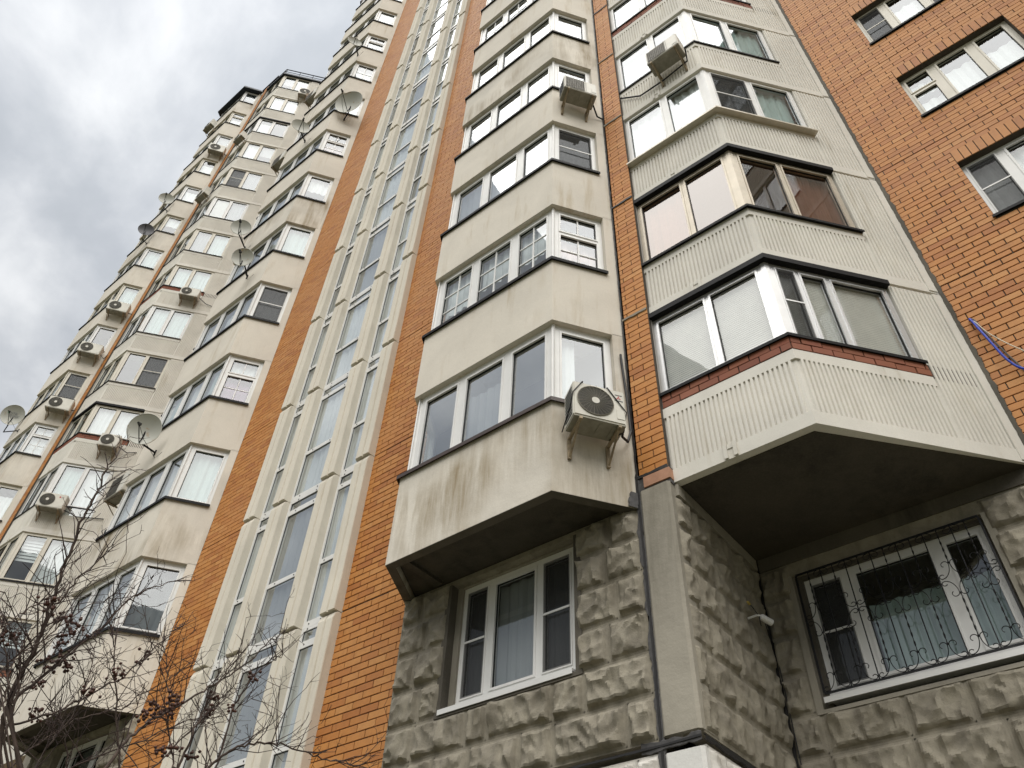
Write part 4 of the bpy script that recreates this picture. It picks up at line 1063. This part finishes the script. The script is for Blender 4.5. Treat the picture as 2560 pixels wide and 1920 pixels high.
place_ac(DR, 1.21, 17.22, 0.64, 0.53, 'air conditioner on far ribbed bay beside the largest lower satellite dish', pipe=[(0.3, -0.2, 0.2), (0.6, -0.05, 0.1), (0.9, -0.02, 0.2)])
al = place_ac(DR, 0.50, 14.50, 0.80, 0.54, 'air conditioner with red round logo on lowest visible part of far ribbed bay', pipe=[(0.4, -0.2, 0.1), (0.8, -0.05, 0.02), (1.3, -0.03, 0.08), (1.6, -0.03, 0.10)])
mb = MB(); hub = circ(0.20, 0.42, 0.028, -0.404, 16)[:-1]; mb.v += hub; mb.f.append(tuple(range(16))); mb.mi.append(0); mb.build('logo', 'logo_red', al, local=1)
lettering('LG', 0.055, 'logo_grey', al, (0.245, -0.404, 0.40))
place_ac(DR, 1.65, 44.75, 0.50, 0.72, 'air conditioner under the rooftop railing of far ribbed bay', pipe=[(0.25, -0.2, 0.5), (0.6, -0.1, 0.75), (0.9, -0.02, 0.75)])
place_ac(DF, 0.62, 33.85, 0.80, 0.58, 'dark side-on air conditioner on far ribbed bay, lower of two by brick strip')
place_ac(DF, 1.25, 39.05, 0.72, 0.50, 'dark side-on air conditioner on far ribbed bay, upper of two by brick strip')
place_ac(EF, 0.70, 43.85, 0.80, 0.60, 'air conditioner standing out against the sky at top of far smooth bay')
place_ac(BMF, 0.45, 11.62, 0.86, 0.66, 'large tilted air conditioner jutting from behind middle bay above mint window', fan='square')
place_ac(BMF, 0.40, 33.90, 0.80, 0.60, 'air conditioner half hidden behind middle bay near far rooftop', fan='square')
place_ac(BMF, 0.35, 28.15, 0.80, 0.60, 'air conditioner half hidden behind middle bay, level with its fluttering flap', fan='square')
for k, key in enumerate(list(AC_T)): pass

# ================================================================== satellite dishes
def dish(center, dia, nrm, foot, label, mat='dish', text=None):
    c = Vector(center); n = Vector(nrm).normalized(); f = Vector(foot)
    root = empty('satellite_dish', foot, label, 'satellite dish', 'satellite dishes on the bays')
    a = n.cross(Vector((0, 0, 1))).normalized(); b = a.cross(n).normalized()
    if b.z < 0: b = -b
    r_ = dia/2; mb = MB(); rings, seg = 6, 30; dep = 0.17*dia
    mb.v.append(tuple(c-n*dep))
    for i in range(1, rings+1):
        u = i/rings
        for j in range(seg):
            an = 2*math.pi*j/seg; mb.v.append(tuple(c-n*dep*(1-u*u)+a*(r_*u*math.cos(an))+b*(r_*1.08*u*math.sin(an))))
    for j in range(seg): mb.f.append((0, 1+j, 1+(j+1) % seg)); mb.mi.append(0)
    for i in range(rings-1):
        for j in range(seg):
            p = 1+i*seg+j; q = 1+i*seg+(j+1) % seg; mb.f.append((p, p+seg, q+seg, q)); mb.mi.append(0)
    rim = [mb.v[1+(rings-1)*seg+j % seg] for j in range(seg+1)]
    mb.tube(rim, 0.008, 5, cap=False)
    mb.build('reflector', mat, root, smooth=True)
    low = c-b*(r_*1.0); hd = c+n*(dia*0.58)-b*(r_*0.25)
    mb = MB(); mb.tube([tuple(low), tuple(hd)], 0.011, 5); mb.tube([tuple(c-n*dep-b*0.05), tuple(low)], 0.012, 5); mb.build('feed_arm', 'flash_black', root)
    mb = MB(); d = (c-hd).normalized(); mb.tube([tuple(hd-d*0.05), tuple(hd+d*0.03), tuple(hd+d*0.06)], [0.028, 0.030, 0.045], 8); mb.build('receiver_head', 'ac_dark', root)
    bk = c-n*(dep+0.02)
    mb = MB(); el = Vector((bk.x, bk.y, f.z)) if abs(bk.z-f.z) > 0.15 else bk.lerp(f, 0.4)
    mb.tube([tuple(bk), tuple(bk.lerp(el, 0.5)), tuple(el), tuple(f)], 0.022, 7); mb.tube([tuple(f-Vector((0, 0, 0.07))), tuple(f+Vector((0, 0, 0.07)))], 0.03, 6); mb.build('mount', 'flash_black', root)
    mb = MB(); mb.tube([tuple(hd), tuple(hd.lerp(f, 0.4)-Vector((0, 0, 0.12))), tuple(f-Vector((-0.1, 0, 0.2))), tuple(f+Vector((0.35, 0.0, -0.15)))], 0.006, 5); mb.build('cable', 'rubber', root)
    if text:
        M3 = Matrix((-a, b, n)).transposed() if (-a).cross(b).dot(n) > 0 else Matrix((a, b, n)).transposed()
        for i, tx in enumerate(text):
            cc = c-n*(dep*0.72)+b*(0.07-0.12*i)-M3.col[0]*(0.14)
            o = lettering(tx, 0.12, 'logo_grey', root, (0, 0, 0)); mm = M3.to_4x4(); mm.translation = cc+Vector((0, 0, ZO))-root.location; o.matrix_local = mm
        mb = MB(); cc = c-n*(dep*0.60)+b*0.12-M3.col[0]*0.20; mb.v += [tuple(cc+M3.col[0]*(0.035*math.cos(q*0.52))+b*(0.035*math.sin(q*0.52))) for q in range(12)]; mb.f.append(tuple(range(12))); mb.mi.append(0); mb.build('logo', 'logo_green', root)
    return root
dish((-13.97, 4.82, 17.27), 0.56, (0.70, -0.65, -0.25), (-14.40, YF, 17.25), 'rusty satellite dish on middle bay, second of four up its corner')
dish((-14.906, 4.82, 11.54), 0.72, (0.72, -0.60, -0.22), (-15.05, YF, 11.25), 'large pale satellite dish with rust spot on lower middle bay, beside far ribbed bay')
dish((-15.184, 4.82, 19.81), 0.58, (0.80, -0.58, -0.15), (-15.55, YF, 19.6), 'satellite dish with yellow stain on middle bay just above the rusty one')
dish((-14.361, 4.82, 25.25), 0.62, (0.92, -0.35, -0.05), (-14.75, YF, 25.35), 'satellite dish seen edge-on over sill of middle bay, beside the biggest dish')
dish((-12.83, 5.42, 26.12), 1.00, (0.42, -0.85, -0.22), CR.P(0.42, 0, 25.66), 'biggest satellite dish with cross-braced feed on oblique face of middle bay')
dish((-13.066, 4.82, 30.6), 0.54, (0.90, -0.40, 0.0), (-13.5, YF, 30.9), 'small satellite dish highest up the middle bay')
dish((-29.84, 4.92, 20.37), 0.82, (0.80, -0.50, -0.20), (-29.4, YF, 19.6), 'satellite dish with green dot and printed lettering on far smooth bay', text=('НТВ', 'ПЛЮС'))
dish((-27.79, 4.92, 34.11), 0.70, (0.85, -0.45, -0.10), (-28.0, YF, 33.6), 'pale satellite dish against the sky on upper far smooth bay')
dish((-27.78, 4.92, 31.34), 0.70, (0.85, -0.45, -0.10), (-28.0, YF, 30.8), 'dark grey satellite dish against the sky on far smooth bay', mat='dish_dark')

# ================================================================== wrought iron grille on the ground-floor window
gr = empty('window_grille', (-1.55, YR-0.02, 3.60), 'black wrought iron scroll grille over ground-floor window', 'window grille')
gy = YR-0.025; gx0, gx1, gz0, gz1 = -2.545, -0.575, 3.635, 5.005
mb = MB()
for z in (gz0, gz1): mb.box(gx0, gx1, gy-0.008, gy+0.008, z-0.010, z+0.010)
for x in (gx0, gx1): mb.box(x-0.010, x+0.010, gy-0.007, gy+0.007, gz0+0.010, gz1-0.010)
mb.build('grille_frame', 'iron', gr)
NB = 7; per = (gx1-gx0)/NB
def local_obj(name, me, x, z): 
    o = bpy.data.objects.new(name, me); COL.objects.link(o); o.parent = gr
    o.location = (x-gr.location.x, gy-gr.location.y, z+ZO-gr.location.z); return o
mb = MB(); mb.box(-0.0055, 0.0055, -0.0055, 0.0055, 0, gz1-gz0-0.02); BAR = mb.build('bar', 'iron', gr, local=1)
BAR.location = (gx0+per-gr.location.x, gy-gr.location.y, gz0+0.01+ZO-gr.location.z)
for i in range(2, NB): local_obj('bar', BAR.data, gx0+per*i, gz0+0.01)
def twisted(L):
    mb = MB(); n = 40; 
    for j in range(n+1):
        a = j/n*math.pi*5; z = L*j/n
        for q in range(4):
            rr = 0.0095 if q % 2 == 0 else 0.0045
            mb.v.append((rr*math.cos(a+q*math.pi/2), rr*math.sin(a+q*math.pi/2), z))
    for j in range(n):
        for q in range(4): u = j*4; mb.f.append((u+q, u+(q+1) % 4, u+4+(q+1) % 4, u+4+q)); mb.mi.append(0)
    return mb
def curl(p, r_, a0, a1, n=12, shrink=0.45):
    return [(p[0]+r_*(1-shrink*i/n)*math.cos(a0+(a1-a0)*i/n), 0, p[1]+r_*(1-shrink*i/n)*math.sin(a0+(a1-a0)*i/n)) for i in range(n+1)]
def lily(h):
    """from a foot at (per/2,0) an S-stem sweeps to the middle and ends in an outward curl; both sides"""
    mb = MB()
    for sg in (1, -1):
        pts = curl((per/2-0.034, 0.028), 0.024, R(150), R(-90), 10, 0.0)
        st = []
        for i in range(15):
            u = i/14; st.append((per/2-0.034-(per/2-0.042)*math.sin(u*math.pi/2)*1.0, 0, 0.004+(h-0.004)*(1-math.cos(u*math.pi/2))))
        cu = curl((0.008+0.040, h), 0.040, R(180), R(-60), 14, 0.40)
        allp = pts+st[1:]+cu[1:]
        mb.tube([(x*sg, y, z) for x, y, z in allp], 0.0045, 5)
    return mb
LY = lily(0.150); mid_z = gz0+0.80
me_l = LY.build('scroll', 'iron', gr, local=1); me_l.location = (gx0+per*0.5-gr.location.x, gy-0.004-gr.location.y, gz0+0.012+ZO-gr.location.z)
for i in range(1, NB): local_obj('scroll', me_l.data, gx0+per*(i+0.5), gz0+0.012)
for i in range(NB):
    o = local_obj('scroll', me_l.data, gx0+per*(i+0.5), mid_z+0.01); 
    o = local_obj('scroll', me_l.data, gx0+per*(i+0.5), mid_z-0.01); o.rotation_euler = (0, math.pi, 0)
L1 = mid_z-0.16-(gz0+0.16); TW = twisted(L1).build('twisted_bar', 'iron', gr, local=1); TW.location = (gx0+per*0.5-gr.location.x, gy-gr.location.y, gz0+0.16+ZO-gr.location.z)
L2 = gz1-0.01-(mid_z+0.16); TW2 = twisted(L2).build('twisted_bar', 'iron', gr, local=1); TW2.location = (gx0+per*0.5-gr.location.x, gy-gr.location.y, mid_z+0.16+ZO-gr.location.z)
for i in range(1, NB): local_obj('twisted_bar', TW.data, gx0+per*(i+0.5), gz0+0.16); local_obj('twisted_bar', TW2.data, gx0+per*(i+0.5), mid_z+0.16)
mb = MB()
for sg in (1, -1): mb.tube([(x*sg, y, z) for x, y, z in curl((0.045, -0.045), 0.036, R(100), R(-200), 14, 0.15)], 0.0042, 5)
TC = mb.build('top_curl', 'iron', gr, local=1); TC.location = (gx0+per-gr.location.x, gy-gr.location.y, gz1-0.008+ZO-gr.location.z)
for i in range(2, NB): local_obj('top_curl', TC.data, gx0+per*i, gz1-0.008)

# ================================================================== security camera and loose cables
cc = empty('security_camera', (-3.0, 7.66, 4.34), 'small white security camera on stone side wall of the recess', 'camera')
mb = MB(); p0 = Vector((-2.85, 7.54, 4.36)); p1 = Vector((-2.79, 7.66, 4.320)); mb.tube([tuple(p0), tuple(p0.lerp(p1, 0.1)), tuple(p1)], [0.026, 0.034, 0.036], 12); mb.build('housing', 'pvc', cc, smooth=False)
mb = MB(); d = (p1-p0).normalized(); mb.tube([tuple(p1+d*0.0005), tuple(p1+d*0.004)], [0.031, 0.030], 12); mb.build('lens', 'ac_dark', cc)
mb = MB(); mb.tube([(-2.985, 7.52, 4.37), (-2.88, 7.52, 4.375), (-2.85, 7.545, 4.37)], 0.012, 6); mb.build('mount', 'pvc', cc)
mb = MB(); mb.tube([(-2.86, 7.53, 4.36), (-2.86, 7.52, 4.30), (-2.88, 7.58, 4.28)], 0.005, 5); mb.tube([(-2.87, 7.52, 4.38), (-2.87, 7.44, 4.41), (-2.88, 7.38, 4.44)], 0.005, 5); mb.tube([(-2.86, 7.66, 4.33), (-2.95, 7.95, 4.31), (-2.95, 8.04, 4.28), (-2.93, 8.03, 2.6), (-2.80, 8.0, 1.6)], 0.006, 5); mb.build('cable', 'rubber', cc)
mb = MB(); mb.box(-2.89, -2.87, 7.33, 7.38, 4.43, 4.452); mb.build('cable_plug', 'yellow', cc)
def cable(label, mat, pts, r_, grp):
    c = [Vector(p) for p in pts]; fine = []
    for i in range(len(c)-1):
        p0, p1, p2, p3 = c[max(i-1, 0)], c[i], c[i+1], c[min(i+2, len(c)-1)]
        for q in range(8):
            u = q/8; fine.append(0.5*((2*p1)+(p2-p0)*u+(2*p0-5*p1+4*p2-p3)*u*u+(3*p1-p0-3*p2+p3)*u**3))
    fine.append(c[-1]); mb = MB(); mb.tube([tuple(p) for p in fine], r_, 7)
    o = mb.build('cable', mat, None, smooth=True); o['label'] = label; o['category'] = 'cable'; o['group'] = grp
G = 'cables hanging from the hole in the brick wall'
cable('thick blue cable hanging from hole in recessed brick wall', 'cable_blue', [(0.250, YR+0.03, 7.54), (0.262, YR-0.05, 7.50), (0.31, YR-0.10, 7.10), (0.38, YR-0.10, 6.66), (0.50, YR-0.10, 6.45), (0.75, YR-0.12, 6.38), (1.2, YR-0.10, 6.6), (1.3, YR+0.02, 6.75)], 0.014, G)
cable('grey cable beside blue one below hole in brick wall', 'cable_grey', [(0.255, YR+0.03, 7.55), (0.29, YR-0.03, 7.50), (0.335, YR-0.025, 7.20), (0.40, YR-0.02, 6.85), (0.46, YR-0.02, 6.55), (0.50, YR-0.02, 6.2), (0.50, YR-0.01, 5.6)], 0.010, G)
cable('thin cream cable running off across brick wall from cable hole', 'cable_cream', [(0.252, YR+0.03, 7.545), (0.285, YR-0.06, 7.44), (0.36, YR-0.06, 7.16), (0.55, YR-0.08, 6.74), (0.9, YR-0.06, 6.2), (1.1, YR+0.01, 5.9)], 0.007, G)

# ================================================================== bare shrub with withered berries
tree = empty('berry_shrub', (-2.9, 1.6, -1.6), 'bare leafless shrub with withered dark berry clusters by the building', 'shrub')
TR = random.Random(21)
stems = MB(); twigs = MB(); berries = []
base = Vector((-2.75, 1.75, -1.6))
GUIDE = [ # photographed branches: pixel path, distance at both ends, radius at both ends
 ([(0, 1830), (35, 1715), (104, 1585), (143, 1463), (174, 1385), (208, 1298), (243, 1229), (263, 1180), (294, 1137)], 3.3, 3.6, 0.013, 0.003),
 ([(0, 1823), (130, 1784), (208, 1745), (304, 1697), (373, 1632), (421, 1585), (455, 1560)], 3.4, 4.0, 0.007, 0.002),
 ([(17, 1767), (108, 1689), (195, 1619), (260, 1563), (312, 1506), (373, 1472), (460, 1446)], 3.3, 3.8, 0.010, 0.002),
 ([(20, 1765), (65, 1660), (130, 1524), (182, 1463), (243, 1402), (284, 1361)], 3.3, 3.5, 0.008, 0.002),
 ([(234, 1960), (304, 1862), (369, 1806), (456, 1758), (521, 1719), (599, 1671), (677, 1602), (712, 1580)], 3.4, 4.1, 0.011, 0.002),
 ([(430, 1960), (477, 1845), (512, 1763), (555, 1697), (590, 1640)], 3.6, 3.9, 0.009, 0.002),
 ([(490, 1960), (525, 1914), (586, 1871), (642, 1856), (703, 1858), (764, 1880), (825, 1901), (903, 1912)], 3.4, 3.5, 0.009, 0.002),
 ([(520, 1960), (547, 1897), (586, 1763), (629, 1693), (677, 1650), (707, 1637)], 3.7, 4.1, 0.007, 0.002),
 ([(450, 1960), (434, 1910), (417, 1828), (425, 1719), (412, 1632), (404, 1589)], 3.5, 3.9, 0.006, 0.0018),
 ([(300, 1960), (291, 1806), (286, 1654), (282, 1589), (276, 1560)], 3.7, 4.0, 0.007, 0.0018),
 ([(10, 1850), (52, 1697), (48, 1632), (26, 1580), (0, 1541)], 3.2, 3.4, 0.007, 0.002),
 ([(60, 1960), (130, 1850), (180, 1790), (210, 1730), (235, 1640), (240, 1590)], 3.5, 3.9, 0.006, 0.0018),
 ([(-20, 1960), (80, 1870), (190, 1800), (300, 1770), (420, 1700), (470, 1660)], 3.8, 4.2, 0.006, 0.0018),
 ([(100, 1960), (230, 1895), (360, 1850), (470, 1800), (560, 1790), (640, 1740)], 3.8, 4.2, 0.006, 0.0018),
 ([(340, 1960), (420, 1880), (500, 1800), (560, 1740), (600, 1700)], 3.9, 4.2, 0.006, 0.0018),
 ([(-20, 1700), (40, 1640), (120, 1590), (210, 1520), (300, 1490)], 3.1, 3.4, 0.005, 0.0016),
 ([(-20, 1600), (30, 1555), (90, 1510), (150, 1480)], 3.1, 3.3, 0.004, 0.0015),
 ([(160, 1960), (170, 1880), (150, 1800), (110, 1760)], 3.6, 3.7, 0.006, 0.002),
 ([(-20, 1790), (10, 1760), (22, 1690), (10, 1600), (14, 1540)], 3.0, 3.2, 0.006, 0.0018),
]
def sub_twigs(p, d, length, rad, depth):
    """a zigzag twig that forks; ends sometimes in a berry cluster"""
    n = max(3, int(length/0.05)); pts = [p.copy()]; dd = d.normalized(); q = p.copy()
    for i in range(n):
        dd = (dd+Vector((TR.gauss(0, .13), TR.gauss(0, .13), TR.gauss(0, .13)+0.03))).normalized(); q = q+dd*(length/n); pts.append(q.copy())
    twigs.tube([tuple(v) for v in pts], [rad*(1-0.75*i/n)+0.0004 for i in range(n+1)], 4, cap=False)
    if depth > 0:
        for i in range(1, n+1):
            if TR.random() < 0.55:
                s = Vector((TR.gauss(0, 1), TR.gauss(0, 1), TR.gauss(0.3, 0.8))).normalized()
                sub_twigs(pts[i], (dd*0.6+s*0.9), length*TR.uniform(0.25, 0.6), rad*0.55, depth-1)
    elif TR.random() < 0.025: berries.append(pts[-1])
for path, d0, d1, r0, r1 in GUIDE:
    r0 *= 0.62; r1 *= 0.85
    P = [at_dist(x, y, d0+(d1-d0)*i/(len(path)-1)) for i, (x, y) in enumerate(path)]
    fine = []
    for i in range(len(P)-1):
        for q in range(6):
            u = q/6; v = P[i].lerp(P[i+1], u); fine.append(v+Vector((TR.gauss(0, .0035), TR.gauss(0, .0035), TR.gauss(0, .0035))))
    fine.append(P[-1]); n = len(fine)
    # the stem below the picture, down to the ground
    low = fine[0]; root_p = base+Vector((TR.uniform(-.35, .35), TR.uniform(-.3, .3), 0)); stem = [root_p.lerp(low, i/7)+Vector((TR.gauss(0, .02), TR.gauss(0, .02), 0))*(0 if i in (0, 7) else 1) for i in range(8)]
    stem[1:7] = [v+Vector(((low.x-root_p.x)*-0.12, (low.y-root_p.y)*-0.12, 0.0)) for v in stem[1:7]]
    stems.tube([tuple(v) for v in stem[:-1]+fine], [r0*1.5-(r0*0.5)*i/7 for i in range(7)]+[r0+(r1-r0)*i/(n-1) for i in range(n)], 7)
    for i in range(2, n):
        if TR.random() < 0.78:
            d = (fine[min(i+1, n-1)]-fine[i-1]).normalized(); s = Vector((TR.gauss(0, 1), TR.gauss(0, 1), TR.gauss(0.5, 0.8))).normalized()
            sub_twigs(fine[i], d*0.7+s*0.8, TR.uniform(0.06, 0.26)*(1.25-0.5*i/n), max(0.0017, (r0+(r1-r0)*i/n)*0.42), 2)
        if TR.random() < 0.05: berries.append(fine[i]+Vector((0, 0, -0.01)))
stems.build('branches', 'bark', tree, smooth=True)
tw = twigs.build('twigs', 'twig', tree); tw['kind'] = 'stuff'
TR.shuffle(berries)
spots = [(45, 1590), (158, 1535), (163, 1592), (145, 1614), (172, 1640), (158, 1658), (120, 1650), (195, 1570), (100, 1708), (362, 1634), (298, 1678), (220, 1726), (90, 1778), (385, 1760), (400, 1772), (365, 1785), (440, 1742), (430, 1775), (520, 1772), (585, 1768), (428, 1866), (410, 1870), (480, 1882), (630, 1692), (10, 1570)]
cl = []
for (x, y) in spots: cl.append(at_dist(x, y, TR.uniform(3.3, 3.9)))
cl += berries[:5]
for c in cl:
    mb = MB()
    for q in range(TR.randint(9, 16)):
        o_ = c+Vector((TR.gauss(0, .016), TR.gauss(0, .016), TR.gauss(-.008, .012))); r_ = TR.uniform(0.0048, 0.0080)
        mb.tube([tuple(o_+Vector((0, 0, r_))), tuple(o_+Vector((0, 0, r_*0.6))), tuple(o_), tuple(o_-Vector((0, 0, r_*0.6))), tuple(o_-Vector((0, 0, r_)))], [0.0004, r_*0.8, r_, r_*0.8, 0.0004], 6, cap=False)
        mb.tube([tuple(c+Vector((0, 0, 0.012))), tuple(o_)], 0.0006, 3, cap=False)
    mb.build('berry_cluster', 'berry', tree, smooth=True)
